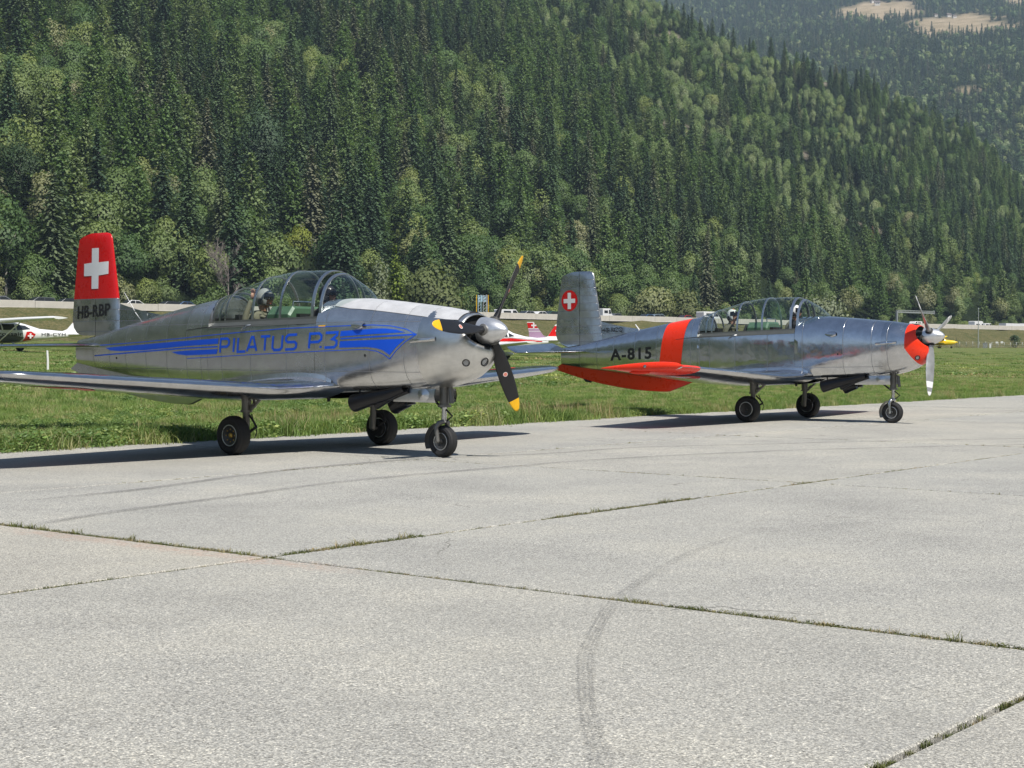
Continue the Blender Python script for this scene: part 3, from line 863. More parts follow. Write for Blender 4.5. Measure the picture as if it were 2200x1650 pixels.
# visible: nothing taller in front — the foot of the slope and every big crown
trees.sort(key=lambda t: -seen_size(t))
OWN = trees[:250]; MASS = trees[250:]
TRUNKS = [trunk_mesh(16, .24, M_BARK, 5), trunk_mesh(15, .22, M_BARK, 6), trunk_mesh(9, .2, M_PALEBARK, 7, 3), trunk_mesh(10, .13, M_PALEBARK, 8, 2)]
KINDN = ('spruce_tree', 'larch_tree', 'broadleaf_tree', 'birch_tree')
KLAB = (('dark green narrow spruce standing among the trees of the forested slope', 'dark spruces on the slope'),
        ('mid green feathery larch standing among the trees of the forested slope', 'green larches on the slope'),
        ('rounded green leafy tree at the foot of the forest behind the road', 'leafy trees at the foot of the forest'),
        ('small pale green birch with a loose crown on the forested slope', 'pale birches on the slope'))
CROWNS = (SPR, LAR, BRO, BIR)
def plant_own(t, name=None, label=None, group=None, crown=None, mat=None, sxy=1.0, trunk=None):
    x, y, z, s, v, h = t[:6]
    e = empty(name or KINDN[s], (x, y, z), rng.uniform(0, 6.28)); k = h / BASEH[s]
    e.scale = (k * sxy, k * sxy, k)
    tag(e, label or KLAB[s][0], 'tree', group if (label or group) else KLAB[s][1])
    c = mesh_obj('crown', crown or CROWNS[s][v], None, e)
    mesh_obj('trunk', trunk or TRUNKS[s], None, e)
    return e
PLACE = ('left', 'middle', 'right')
def place_word(t): return PLACE[0 if t[6] < 733 else 1 if t[6] < 1467 else 2], ('lower' if t[7] > 450 else 'middle' if t[7] > 150 else 'upper')
LOOK = ('dark narrow spruce', 'mid green feathery larch', 'rounded leafy tree', 'pale loose-crowned birch')
for t in OWN:
    a_, b_ = place_word(t)
    plant_own(t, label='%s on the %s part of the slope in the %s third' % (LOOK[t[3]], b_, a_), group='%s trees, %s slope, %s third' % (KINDN[t[3]].split('_')[0], b_, a_))
for s in range(4):
    sel = [t for t in MASS if t[3] == s]
    if sel: strew(('spruce_forest', 'larch_forest', 'broadleaf_forest', 'birch_forest')[s], CROWNS[s], [(t[0], t[1], t[2]) for t in sel], [rng.uniform(0, 6.3) for _ in sel], [t[5] / BASEH[s] for t in sel], [t[4] for t in sel])

# far mountain and the slopes outside the picture
def far_forest():
    P = [[], [], []]
    r = 900.0
    while r < 3900:
        st = 6.6 + (r - 900) * 0.0013; a = 1.0
        while a < 21.0:
            aa = R(a) + rng.uniform(-.5, .5) * st / r; rr = r + rng.uniform(-.5, .5) * st; a += st / r * 57.3
            if rr < crest_r(aa) + 20: continue
            x, y = rr * math.sin(aa), rr * math.cos(aa); z = hill_z(x, y); px, py = pix(x, y, z)
            if not (-60 < px < 2300 and -80 < py < 700): continue
            if (z - CAM_H) / rr < (756 + 0.0026 * (px - 1100) - np.interp(px, CX, CY)) / FPX * math.cos(aa) - 0.05: continue
            m = clearing(x, y, MEADOWS)
            if m > 0.3 and rng.random() < 0.985: continue
            g = fnoise(x, y, 0.006, 41.0); low = max(0, 1 - (rr - 1000) / 700)
            k = 0 if rng.random() > (0.18 + 0.55 * low + 0.35 * max(0, g)) else (1 if rng.random() < .7 else 2)
            P[k].append((x, y, z - .3, rng.uniform(.6, 1.15)))
        r += st * 1.35
    # valley sides to the left of and behind the photographer, seen only as reflections
    for _ in range(7000):
        az = R(rng.uniform(-150, -23)) if rng.random() < .75 else R(rng.uniform(90, 215)); rr = rng.uniform(240, 1300)
        x, y = rr * math.sin(az), rr * math.cos(az); z = hill_z(x, y)
        if z < 4: continue
        k = rng.choices((0, 1, 2), (6, 4, 1))[0]; P[k].append((x, y, z - .3, rng.uniform(1.0, 1.7)))
    for k, (nm, vs) in enumerate((('distant_spruce_forest', SPF), ('distant_broadleaf_forest', BRF), ('distant_birch_forest', BIF))):
        p = P[k]; strew(nm, vs, [q[:3] for q in p], [rng.uniform(0, 6.3) for _ in p], [q[3] for q in p], [rng.randrange(len(vs)) for _ in p])
    print('species', [sum(1 for t in trees if t[3] == k) for k in range(4)]); print('far trees', [len(p) for p in P], 'near', len(trees))
far_forest()

# ---------------------------------------------------------------- haze in the valley
def haze():
    m = bpy.data.materials.new('haze'); m.use_nodes = True; n = m.node_tree.nodes; n.clear()
    o = n.new('ShaderNodeOutputMaterial'); v = n.new('ShaderNodeVolumePrincipled')
    v.inputs['Color'].default_value = (0.62, 0.80, 1.0, 1); v.inputs['Density'].default_value = 0.00015
    m.node_tree.links.new(v.outputs[0], o.inputs['Volume'])
    mb = MB().box(-5200, 5200, -5200, 5200, -5.5, 1180)
    tag(mb.build('haze', m), kind='stuff')
haze()
# ---------------------------------------------------------------- aircraft
# local axes of a trainer: x runs aft from the spinner tip, y to starboard, z up from the ground
def pchip(xs, ys):
    xs = np.array(xs, float); ys = np.array(ys, float); h = np.diff(xs); d = np.diff(ys) / h
    m = np.zeros(len(xs)); m[0], m[-1] = d[0], d[-1]
    for i in range(1, len(xs) - 1):
        if d[i - 1] * d[i] > 0:
            w1, w2 = 2 * h[i] + h[i - 1], h[i] + 2 * h[i - 1]; m[i] = (w1 + w2) / (w1 / d[i - 1] + w2 / d[i])
    def f(x):
        x = min(max(x, xs[0]), xs[-1]); i = min(int(np.searchsorted(xs, x, side='right')) - 1, len(xs) - 2); i = max(i, 0)
        t = (x - xs[i]) / h[i]
        return float((2 * t**3 - 3 * t**2 + 1) * ys[i] + (t**3 - 2 * t**2 + t) * h[i] * m[i] + (-2 * t**3 + 3 * t**2) * ys[i + 1] + (t**3 - t**2) * h[i] * m[i + 1])
    return f
ZT = pchip([.46, .52, .65, .85, 1.05, 1.4, 1.8, 2.1, 2.25, 2.8, 3.6, 4.9, 5.1, 5.3, 5.9, 6.43, 7.0, 7.5, 8.02, 8.42], [1.79, 1.808, 1.83, 1.865, 1.892, 1.93, 1.972, 2.0, 2.012, 2.015, 2.06, 2.075, 2.055, 2.028, 1.94, 1.85, 1.745, 1.645, 1.55, 1.49])
ZB = pchip([.6, .9, 1.25, 1.66, 2.4, 3, 4, 5, 5.5, 6, 6.84, 7.41, 8, 8.42], [.96, .885, .855, .83, .80, .77, .75, .755, .775, .82, .92, .99, 1.065, 1.13])
HW = pchip([.3, .5, .7, .9, 1.25, 1.7, 2.2, 3, 4, 5, 5.5, 6, 7, 8, 8.42], [.30, .37, .41, .435, .465, .49, .50, .515, .51, .47, .42, .36, .235, .125, .07])
ZM = pchip([.5, .9, 1.25, 2.5, 5, 6, 7, 8, 8.42], [1.45, 1.43, 1.41, 1.38, 1.38, 1.38, 1.37, 1.33, 1.32])
ET = pchip([.5, 1.1, 1.6, 3, 5, 6.5, 8], [2.2, 2.3, 2.6, 2.9, 2.7, 2.5, 2.2]); EB = pchip([.5, 1.1, 1.8, 3, 5, 6.5, 8], [2.2, 2.5, 3.4, 4.0, 3.8, 3.0, 2.4])
def half(X, Z):
    zm = ZM(X)
    if Z >= zm: e = ET(X); q = (Z - zm) / (ZT(X) - zm)
    else: e = EB(X); q = (zm - Z) / (zm - ZB(X))
    return HW(X) * max(0.0, 1 - min(1, q) ** e) ** (1 / e)
def sec_pt(X, th):
    """th -90 (keel) .. 90 (spine) on the starboard side"""
    c, s = math.cos(th), math.sin(th); zm = ZM(X); e = ET(X) if s >= 0 else EB(X); h = (ZT(X) - zm) if s >= 0 else (zm - ZB(X))
    return (HW(X) * max(0, c) ** (2 / e), zm + math.copysign(abs(s) ** (2 / e), s) * h)
CANT = pchip([2.2, 2.25, 2.44, 2.65, 2.8, 2.91, 3.17, 3.5, 3.8, 4.07, 4.35, 4.63, 4.9, 5.1], [1.99, 2.02, 2.19, 2.315, 2.372, 2.395, 2.412, 2.41, 2.386, 2.337, 2.268, 2.19, 2.105, 2.045])
CANW = pchip([2.2, 2.35, 2.5, 2.8, 3.5, 4.4, 5.1], [.25, .36, .42, .445, .45, .43, .38])
def SILL(X): return 1.775 - 0.022 * (X - 2.78)
def can_pt(X, t, off=0.0):
    """t -1 starboard sill .. 1 port sill over the top"""
    z0 = SILL(X) - .02; h = CANT(X) - z0; a = t * PI / 2; e = 2.25
    y = (CANW(X) + off) * math.copysign(abs(math.sin(a)) ** (2 / e), -math.sin(a)); z = z0 + (h + off) * abs(math.cos(a)) ** (2 / e)
    return (X, y, z)

def mat_aluminium(name, rough=0.2, col=(0.62, 0.63, 0.645), xl=(), zl=(), wav=0.02, dirt=0.35, metal=1.0):
    t = NT(name); b = t.bsdf(Metallic=metal, Roughness=rough); o = t.obj()
    sx = t.node('ShaderNodeSeparateXYZ'); t.link(o, sx.inputs[0]); X, Y, Z = sx.outputs
    cid = None; lines = None
    for v, ax in [(v, X) for v in xl] + [(v, Z) for v in zl]:
        st = t.math('GREATER_THAN', ax, v); st = t.math('MULTIPLY', st, 1.37 + v * 3.1); cid = st if cid is None else t.math('ADD', cid, st)
        d = t.math('ABSOLUTE', t.math('SUBTRACT', ax, v)); l = t.mapr(d, 0.0022, 0.0048, 1, 0); lines = l if lines is None else t.math('MAXIMUM', lines, l)
    big = t.noise(o, 1.6, 4, 0.6); stn = t.noise(o, 6.5, 5, 0.65)
    mp = t.node('ShaderNodeMapping'); mp.inputs['Scale'].default_value = (1.5, 6, 14); t.link(o, mp.inputs[0]); streak = t.noise(mp.outputs[0], 2.0, 4, 0.7)
    c = t.mix(t.mapr(stn, .35, .75), tuple(x * .82 for x in col), col)
    c = t.mix(t.mapr(streak, .5, .8, 0, dirt), c, tuple(x * .6 for x in col))
    r = t.math('ADD', t.mapr(big, .3, .7, -0.03, 0.05), rough); r = t.math('ADD', r, t.mapr(stn, .4, .75, 0, 0.05))
    h = t.math('MULTIPLY', t.noise(o, 2.6, 2, 0.5), 1.0)
    if cid is not None:
        wn_ = t.node('ShaderNodeTexWhiteNoise', noise_dimensions='1D'); t.link(cid, wn_.inputs['W']); rv = wn_.outputs['Value']
        c = t.mix(1.0, c, t.ramp(rv, [(0, (.95, .95, .96)), (1, (1.03, 1.02, 1.02))]), 'MULTIPLY')
        r = t.math('ADD', r, t.mapr(rv, 0, 1, -0.02, 0.03))
        c = t.mix(t.math('MULTIPLY', lines, .62), c, (0.10, 0.10, 0.11)); r = t.math('ADD', r, t.math('MULTIPLY', lines, .4))
        h = t.math('SUBTRACT', h, t.math('MULTIPLY', lines, .15))
        # rivet rows beside the seams
        rv_ = None
        for v, ax, ot in [(v, X, Z) for v in xl] + [(v, Z, X) for v in zl]:
            d = t.math('ABSOLUTE', t.math('SUBTRACT', t.math('ABSOLUTE', t.math('SUBTRACT', ax, v)), .018)); q = t.math('MULTIPLY', t.mapr(d, 0.002, 0.004, 1, 0), t.math('GREATER_THAN', t.math('SINE', t.math('MULTIPLY', ot, 190.0)), 0.35)); rv_ = q if rv_ is None else t.math('MAXIMUM', rv_, q)
        c = t.mix(t.math('MULTIPLY', rv_, .38), c, (0.16, 0.16, 0.17))
    t.link(c, b.inputs['Base Color']); t.link(r, b.inputs['Roughness'])
    bn = t.bump(h, 1.0, wav, b); return t.m
M_SKIN = mat_aluminium('polished_aluminium', 0.20, (0.75, 0.755, 0.76), xl=(1.28, 1.83, 2.6, 3.3, 4.0, 4.6, 5.06, 5.4, 5.9, 6.45, 7.0, 7.45, 7.9), zl=(1.07, 1.70), wav=0.003, dirt=.2, metal=.93)
M_SKIN_B = mat_aluminium('bright_aluminium', 0.13, (0.70, 0.72, 0.755), xl=(1.25, 1.8, 2.62, 3.35, 4.05, 4.62, 4.85, 5.06, 5.9, 6.45, 7.0, 7.45, 7.9), zl=(1.03,), wav=0.010, dirt=.15, metal=.98)
M_COWLTOP = mat_aluminium('matt_aluminium', 0.45, (0.78, 0.78, 0.78), xl=(0.95, 1.28, 1.83), wav=0.004, dirt=.2, metal=.35)
M_CHIN = mat_aluminium('brushed_aluminium', 0.31, (0.80, 0.79, 0.77), xl=(), wav=0.006, dirt=.3, metal=1.0)
M_COWLTOP_B = mat_aluminium('cowl_aluminium', 0.20, (0.68, 0.69, 0.71), xl=(0.95, 1.28, 1.83), wav=0.02, dirt=.2)
M_WINGSKIN = mat_aluminium('wing_aluminium', 0.13, (0.70, 0.71, 0.73), xl=(3.0,), wav=0.008, dirt=.3)
M_TAILSKIN = mat_aluminium('ribbed_aluminium', 0.26, (0.62, 0.63, 0.64), zl=(1.62, 1.78, 1.95, 2.12, 2.28, 2.44, 2.6, 2.77, 2.94), wav=0.02)
M_SPIN = mat_aluminium('spun_aluminium', 0.33, (0.82, 0.82, 0.83), wav=0.0, dirt=.1, metal=.8)
M_FRAME = mat_aluminium('canopy_frame_aluminium', 0.28, (0.66, 0.67, 0.69), wav=0.0)
M_RAIL = simple('rail_grey', (0.16, 0.165, 0.15), 0.45, 0.6)
M_DARK = simple('cockpit_black', (0.018, 0.018, 0.02), 0.7)
M_GREEN = simple('cockpit_green', (0.085, 0.16, 0.095), 0.4)
M_TYRE = simple('tyre_rubber', (0.017, 0.017, 0.018), 0.72, var=.3)
M_RIM = simple('wheel_rim_grey', (0.07, 0.07, 0.07), 0.45, 0.5)
M_GOLD = simple('hub_brass', (0.6, 0.4, 0.1), 0.4, 0.8)
M_STEEL = simple('gear_leg_grey', (0.19, 0.185, 0.175), 0.42, 0.55)
M_BRIGHT = simple('bright_steel', (0.6, 0.6, 0.6), 0.25, 1.0)
M_PIPE = simple('exhaust_black', (0.012, 0.012, 0.016), 0.35, 0.2)
M_RED = simple('red_paint', (0.62, 0.010, 0.012), 0.28, var=.06)
M_ORANGE = simple('orange_red_paint', (0.90, 0.038, 0.008), 0.30, var=.05)
M_WHITE = simple('white_paint', (0.80, 0.80, 0.80), 0.35, var=.03)
M_BLUE = simple('blue_stripe_paint', (0.008, 0.10, 0.74), 0.4, var=.05)
M_BLACKP = simple('black_lettering', (0.012, 0.012, 0.014), 0.5)
M_BLADE_B = simple('propeller_black', (0.012, 0.012, 0.014), 0.42)
M_BLADE_S = simple('propeller_grey', (0.46, 0.47, 0.48), 0.38, 0.6)
M_YEL = simple('yellow_tip_paint', (0.85, 0.46, 0.01), 0.4)
M_STICK = simple('sticker_red', (0.7, 0.22, 0.16), 0.5)
def mat_glass(name='canopy_glass', tint=(0.90, 0.945, 0.925)):
    t = NT(name); tr = t.node('ShaderNodeBsdfTransparent'); tr.inputs[0].default_value = (*tint, 1)
    gl = t.node('ShaderNodeBsdfGlossy'); gl.inputs['Roughness'].default_value = 0.02; gl.inputs[0].default_value = (1, 1, 1, 1)
    fr = t.node('ShaderNodeLayerWeight'); fr.inputs[0].default_value = 0.5
    f = t.math('ADD', t.math('MULTIPLY', t.math('POWER', fr.outputs['Facing'], 4.0), 0.75), 0.045, clamp=True)
    ms = t.node('ShaderNodeMixShader'); t.link(f, ms.inputs[0]); t.link(tr.outputs[0], ms.inputs[1]); t.link(gl.outputs[0], ms.inputs[2])
    t.link(ms.outputs[0], t.out.inputs[0]); return t.m
M_GLASS = mat_glass()
M_LENS = simple('lamp_glass', (0.35, 0.36, 0.38), 0.08, 0.9)

# ---- flat print laid on a curved skin
def drape(name, polys, surf, mat, parent, dx=0.09, dz=0.05, off=0.003, side=1):
    """polys: outlines in (x, z); surf(x, z) gives the half width there"""
    bm = bmesh.new()
    for pl in polys:
        vs = [bm.verts.new((p[0], 0, p[1])) for p in pl]
        if len(vs) > 4:
            es = [bm.edges.new((vs[i], vs[(i + 1) % len(vs)])) for i in range(len(vs))]
            bmesh.ops.triangle_fill(bm, edges=es, use_beauty=True)
        else: bm.faces.new(vs)
    cut_drape(bm, dx, dz)
    for v in bm.verts: v.co.y = side * (surf(v.co.x, v.co.z) + off)
    return finish_drape(bm, name, mat, parent, side)
def cut_drape(bm, dx, dz):
    xs = [v.co.x for v in bm.verts]; zs = [v.co.z for v in bm.verts]
    for ax, lo, hi, d in ((0, min(xs), max(xs), dx), (2, min(zs), max(zs), dz)):
        if not d: continue
        k = math.floor(lo / d) + 1
        while k * d < hi:
            co = [0, 0, 0]; no = [0, 0, 0]; co[ax] = k * d; no[ax] = 1
            bmesh.ops.bisect_plane(bm, geom=bm.verts[:] + bm.edges[:] + bm.faces[:], plane_co=co, plane_no=no, dist=1e-6); k += 1
def finish_drape(bm, name, mat, parent, side):
    bm.normal_update()
    for f in bm.faces:
        if f.normal.y * side < 0: f.normal_flip()
        f.smooth = True
    me = bpy.data.meshes.new(name); bm.to_mesh(me); bm.free(); return mesh_obj(name, me, mat, parent)
def text_bm(body, bold=0.0, spacing=1.0, res=3):
    cu = bpy.data.curves.new('txt', 'FONT'); cu.body = body; cu.offset = bold; cu.space_character = spacing; cu.resolution_u = res; cu.fill_mode = 'FRONT'
    o = bpy.data.objects.new('txt', cu); COL.objects.link(o); dg = bpy.context.evaluated_depsgraph_get(); me = bpy.data.meshes.new_from_object(o.evaluated_get(dg))
    bm = bmesh.new(); bm.from_mesh(me); bpy.data.objects.remove(o); bpy.data.curves.remove(cu); bpy.data.meshes.remove(me); return bm
def drape_text(name, body, quad, surf, mat, parent, bold=0.012, spacing=1.05, off=0.003, side=1, dx=.09, dz=.05):
    """quad: (x, z) of bottom-left, bottom-right, top-left, top-right as read"""
    bm = text_bm(body, bold, spacing); xs = [v.co.x for v in bm.verts]; ys = [v.co.y for v in bm.verts]; x0, x1, y0, y1 = min(xs), max(xs), min(ys), max(ys)
    bl, br, tl, tr = [Vector(q) for q in quad]
    for v in bm.verts:
        u = (v.co.x - x0) / (x1 - x0); w = (v.co.y - y0) / (y1 - y0); p = (bl * (1 - u) + br * u) * (1 - w) + (tl * (1 - u) + tr * u) * w; v.co = (p.x, 0, p.y)
    cut_drape(bm, dx, dz)
    for v in bm.verts: v.co.y = side * (surf(v.co.x, v.co.z) + off)
    return finish_drape(bm, name, mat, parent, side)
def stroke_polys(paths, w):
    """thick polylines as quads with mitred joints"""
    out = []
    for pth in paths:
        P_ = [Vector(p) for p in pth]; L_ = []; R_ = []
        for i, p in enumerate(P_):
            d1 = (P_[i] - P_[i - 1]).normalized() if i > 0 else None; d2 = (P_[i + 1] - P_[i]).normalized() if i < len(P_) - 1 else None
            if d1 is None: d1 = d2
            if d2 is None: d2 = d1
            n1 = Vector((-d1.y, d1.x)); n2 = Vector((-d2.y, d2.x)); n = (n1 + n2).normalized(); k = w / 2 / max(0.35, n.dot(n1)); L_.append(p + n * k); R_.append(p - n * k)
        for i in range(len(P_) - 1): out.append([L_[i], L_[i + 1], R_[i + 1], R_[i]])
    return out
SQ = {  # squared lettering on a 1 x 1 box
 'P': [[(0, 0), (0, 1), (.78, 1), (1, .84), (1, .58), (.78, .42), (0, .42)]], 'I': [[(.5, 0), (.5, 1)]], 'L': [[(0, 1), (0, 0), (1, 0)]],
 'A': [[(0, 0), (.42, 1), (.6, 1), (1, 0)], [(.18, .3), (.86, .3)]], 'T': [[(0, 1), (1, 1)], [(.5, 1), (.5, 0)]],
 'U': [[(0, 1), (0, .16), (.2, 0), (.8, 0), (1, .16), (1, 1)]], 'S': [[(1, 1), (.2, 1), (0, .86), (0, .62), (.18, .5), (.82, .5), (1, .38), (1, .14), (.8, 0), (0, 0)]],
 '.': [[(.5, 0), (.5, .12)]], '3': [[(0, 1), (1, 1), (1, .82), (.62, .56), (.82, .52), (1, .4), (1, .16), (.82, 0), (0, 0)]]}

def roundel(parent, surf3, cx, cy, r, mat_disc=None):
    """red disc with white cross on a wing; surf3(x, y) gives z"""
    pass

# ---- wing
WY = [0.30, 0.52, 0.90, 1.30, 2.2, 3.2, 4.2, 4.75, 4.95, 5.07, 5.13]
WL = [2.40, 2.50, 2.585, 2.62, 2.65, 2.69, 2.735, 2.78, 2.86, 3.02, 3.30]
WT = [4.85, 4.83, 4.78, 4.72, 4.57, 4.41, 4.24, 4.15, 4.12, 4.06, 3.90]
WZ = [0.885, 0.875, 0.86, 0.855, 0.905, 0.965, 1.025, 1.06, 1.072, 1.082, 1.088]
WTH = [.125, .125, .124, .122, .120, .118, .115, .110, .10, .08, .03]
def foil(s, t):
    """half thickness of an aerofoil section at chord fraction s"""
    return 5 * t * (.2969 * math.sqrt(max(s, 0)) - .1260 * s - .3516 * s * s + .2843 * s**3 - .1030 * s**4)
def wing_at(y):
    y = abs(y); f = lambda A: float(np.interp(y, WY, A)); return f(WL), f(WT), f(WZ), f(WTH)
def wing_z(x, y, up=True):
    l, tr, z, th = wing_at(y); c = tr - l; s = min(1, max(0, (x - l) / c)); h = foil(s, th) * c
    return z - 0.035 * s * c + (h * 0.78 if up else -h * 1.12) - 0.0
SS = [1, .9, .78, .65, .5, .38, .27, .18, .11, .06, .028, .01, 0.002]
def wing_mesh(sg):
    rows = []
    for y in list(WY):
        l, tr, z, th = wing_at(y); c = tr - l
        up = [(l + s * c, sg * y, wing_z(l + s * c, y, True)) for s in SS]; lo = [(l + s * c, sg * y, wing_z(l + s * c, y, False)) for s in reversed(SS)]
        rows.append(up + [(l - .004 * c, sg * y, z)] + lo)
    mb = MB().grid(rows, close=True); mb.poly(rows[-1]); return mb

def blade_mesh(rad, mats, tip, band=False):
    st = [(.10, .042, .042, 0), (.17, .045, .045, 0), (.24, .058, .036, .1), (.34, .078, .022, .3), (.5, .094, .015, .5), (.68, .098, .011, .7), (.84, .090, .009, .85), (.95, .076, .007, .95), (1.03, .058, .005, 1), (1.08, .036, .004, 1), (1.105, .012, .003, 1)]
    rows = []; n = 14
    k = rad / 1.105
    for r, w, th, f in st:
        tw = R(58 - 36 * f ** .8) ; row = []
        for i in range(n):
            a = 2 * PI * i / n; u = math.cos(a) * w; v = math.sin(a) * th
            # blade lies in the y-z plane, radial along +y; chord along z, twisted towards x
            row.append((u * math.sin(tw) + v * math.cos(tw) - .02 * f * r, r * k, u * math.cos(tw) - v * math.sin(tw)))
        rows.append(row)
    mb = MB().grid(rows, close=True); mb.poly(rows[0]); mb.poly(rows[-1]); me = mb.mesh('blade', mats=mats, auto=None)
    for p in me.polygons:
        c = p.center.y / k
        p.material_index = 0
        if tip == 'yellow' and c > .99: p.material_index = 1
        if tip == 'bands' and (c > 1.03 or .84 < c < .95): p.material_index = 1
    return me

def make_wheel(parent, name, x, y, r, w, mount, hub_mat):
    """a wheel on an axle along y"""
    wh = empty(name, (x, y, r), 0, parent); hw = w / 2; s = 1
    prof = [(r * .55, -hw * .72), (r * .62, -hw * .88), (r * .8, -hw), (r * .93, -hw * .82), (r * .985, -hw * .45), (r, -hw * .15), (r, hw * .15), (r * .985, hw * .45), (r * .93, hw * .82), (r * .8, hw), (r * .62, hw * .88), (r * .55, hw * .72)]
    mb = MB().lathe(prof, 'Y', 40)
    for q in (-.32, 0, .32): mb.lathe([(r * 1.0 - abs(q) * .03 * r - .004, hw * q - .003), (r * 1.002, hw * q - .008), (r * 1.002, hw * q + .008), (r - .004, hw * q + .003)], 'Y', 40)
    mb.build('tyre', M_TYRE, wh)
    mb = MB().lathe([(0, -hw * .45), (r * .3, -hw * .5), (r * .47, -hw * .74), (r * .56, -hw * .78), (r * .57, -hw * .7), (r * .57, hw * .7), (r * .56, hw * .78), (r * .52, hw * .8), (r * .47, hw * .74), (r * .3, hw * .5), (0, hw * .45)], 'Y', 32); mb.build('rim', M_RIM, wh)
    for sd in (-1, 1):
        MB().lathe([(r * .50, sd * hw * .80), (r * .525, sd * hw * .825), (r * .555, sd * hw * .80)], 'Y', 36).build('rim_ring', M_FRAME, wh)
        mb = MB().lathe([(0, sd * hw * .74), (r * .08, sd * hw * .72), (r * .13, sd * hw * .6), (r * .13, sd * hw * .4)], 'Y', 16)
        for k in range(8): a = 2 * PI * k / 8; mb.lathe([(0, sd * hw * .62), (.008, sd * hw * .62), (.008, sd * hw * .5)], 'Y', 6, c=(math.sin(a) * r * .32, 0, math.cos(a) * r * .32))
        mb.build('hub', hub_mat, wh)
    return wh
def make_trainer(cfg):
    A = cfg['kind'] == 'A'
    h = R(cfg['h']); root = empty('propeller_aircraft', (cfg['x'], cfg['y'], 0), PI - h)
    # the second aircraft stands a little nose-high on its nose leg: turn about the main wheels
    tag(root, cfg['label'], 'aircraft', cfg['group'])
    bp = R(cfg.get('pitch', 0))
    if bp:
        # pivot about the main wheel contact at x = 3.35, keeping the wheels on the ground
        M = Matrix.Translation((cfg['x'], cfg['y'], 0)) @ Matrix.Rotation(PI - h, 4, 'Z') @ Matrix.Translation((3.35, 0, 0)) @ Matrix.Rotation(bp, 4, 'Y') @ Matrix.Translation((-3.35, 0, 0))
        root.matrix_world = M
    skin = M_SKIN if A else M_SKIN_B; cowlm = M_COWLTOP if A else M_COWLTOP_B
    nose_drop = 0.038 if bp else 0.0
    # ---------------- fuselage
    NS = 36; NI = 4
    def ring(X, mode='full'):
        pts = []
        if mode == 'full':
            for k in range(NS + NI): 
                y, z = sec_pt(X, -PI / 2 + PI * k / (NS + NI - 1)); pts.append((X, y, z))
        else:
            zs = SILL(X) - .085; lo, hi = 0.0, PI / 2
            for _ in range(30):
                m = (lo + hi) / 2
                if sec_pt(X, m)[1] < zs: lo = m
                else: hi = m
            for k in range(NS): y, z = sec_pt(X, -PI / 2 + (lo + PI / 2) * k / (NS - 1)); pts.append((X, y, z))
            yr = pts[-1][1]
            pts += [(X, yr - .05, zs), (X, yr - .06, 1.25), (X, yr * .5, 1.12), (X, 0, 1.12)]
        return pts + [(p[0], -p[1], p[2]) for p in reversed(pts)]
    def loft(Xs, mode, cap0=False, cap1=False):
        rows = [ring(x, mode) for x in Xs]; return rows
    mb = MB()
    f_rows = loft([1.06, 1.2, 1.35, 1.5, 1.65, 1.8, 1.95, 2.1, 2.25, 2.4, 2.55, 2.7, 2.78], 'full')
    m_rows = loft(np.arange(2.785, 4.9, .12).tolist() + [4.9], 'cockpit')
    r_rows = loft([4.905] + np.arange(5.0, 8.35, .1).tolist() + [8.42], 'full')
    mb.grid(f_rows + m_rows + r_rows, close=True); mb.poly(r_rows[-1])
    body = mb.build('fuselage', skin, root, auto=50)
    # ---------------- nose cowling with its open mouth
    fr = []
    fronts = [(.45, .27, 1.778, 1.385, .31, 1.58), (.455, .262, 1.790, 1.35, .328, 1.57), (.48, .265, 1.800, 1.28, .350, 1.54), (.52, .31, 1.808, 1.17, .375, 1.5), (.58, .39, 1.82, 1.08, .398, 1.48), (.68, .52, 1.836, .995, .42, 1.455), (.82, .70, 1.86, .93, .44, 1.44), (.95, .88, 1.88, .888, .452, 1.43), (1.064, 1.064, ZT(1.064), ZB(1.064), HW(1.064), ZM(1.064))]
    n = 2 * (NS + NI)
    def fring(xt, xb, zt, zb, hw, zm, e=2.15):
        pts = []; eb = e
        for k in range(NS + NI):
            th = -PI / 2 + PI * k / (NS + NI - 1); c, s = math.cos(th), math.sin(th); hh = (zt - zm) if s >= 0 else (zm - zb)
            y = hw * max(0, c) ** (2 / eb); z = zm + math.copysign(abs(s) ** (2 / eb), s) * hh; w = (z - zb) / (zt - zb)
            bulge = 0.05 * (y / hw) ** 2 * max(0, (1.0 - (xt + xb) / 2)) * 2
            pts.append((xb + (xt - xb) * w + bulge, y, z))
        return pts + [(p[0], -p[1], p[2]) for p in reversed(pts)]
    # inner lip turned into the mouth
    rows = [fring(.62, .46, 1.74, 1.42, .27, 1.58), fring(.52, .34, 1.765, 1.395, .295, 1.58)]
    es = [2.0, 2.0, 2.05, 2.1, 2.15, 2.2, 2.25, 2.3, None]
    for i, fq in enumerate(fronts[:-1]): rows.append(fring(*fq, e=es[i]))
    rows.append([p for p in ring(1.064)])
    mb = MB().grid(rows, close=True)
    me = mb.mesh('nose_cowling', mats=[M_CHIN if A else cowlm, M_ORANGE, M_DARK], auto=None)
    for p in me.polygons:
        c = p.center
        if p.index < 2 * len(rows[0]): p.material_index = 2  # inner lip in black: shade of the open mouth put into its colour
    if not A:
        bm = bmesh.new(); bm.from_mesh(me)
        cuts = (((.625, 0, 1.5), (1, 0, .0)), ((.60, 0, 1.33), Vector((1.0, 0, -.62)).normalized()))
        for co, no in cuts: bmesh.ops.bisect_plane(bm, geom=bm.verts[:] + bm.edges[:] + bm.faces[:], plane_co=co, plane_no=no)
        for f in bm.faces:
            c = f.calc_center_median()
            if f.material_index != 2 and all((c - Vector(co)).dot(Vector(no)) < 0 for co, no in cuts): f.material_index = 1
        bm.to_mesh(me); bm.free()
    me.polygons.foreach_set('use_smooth', [True] * len(me.polygons))
    cowl = mesh_obj('nose_cowling', me, None, root)
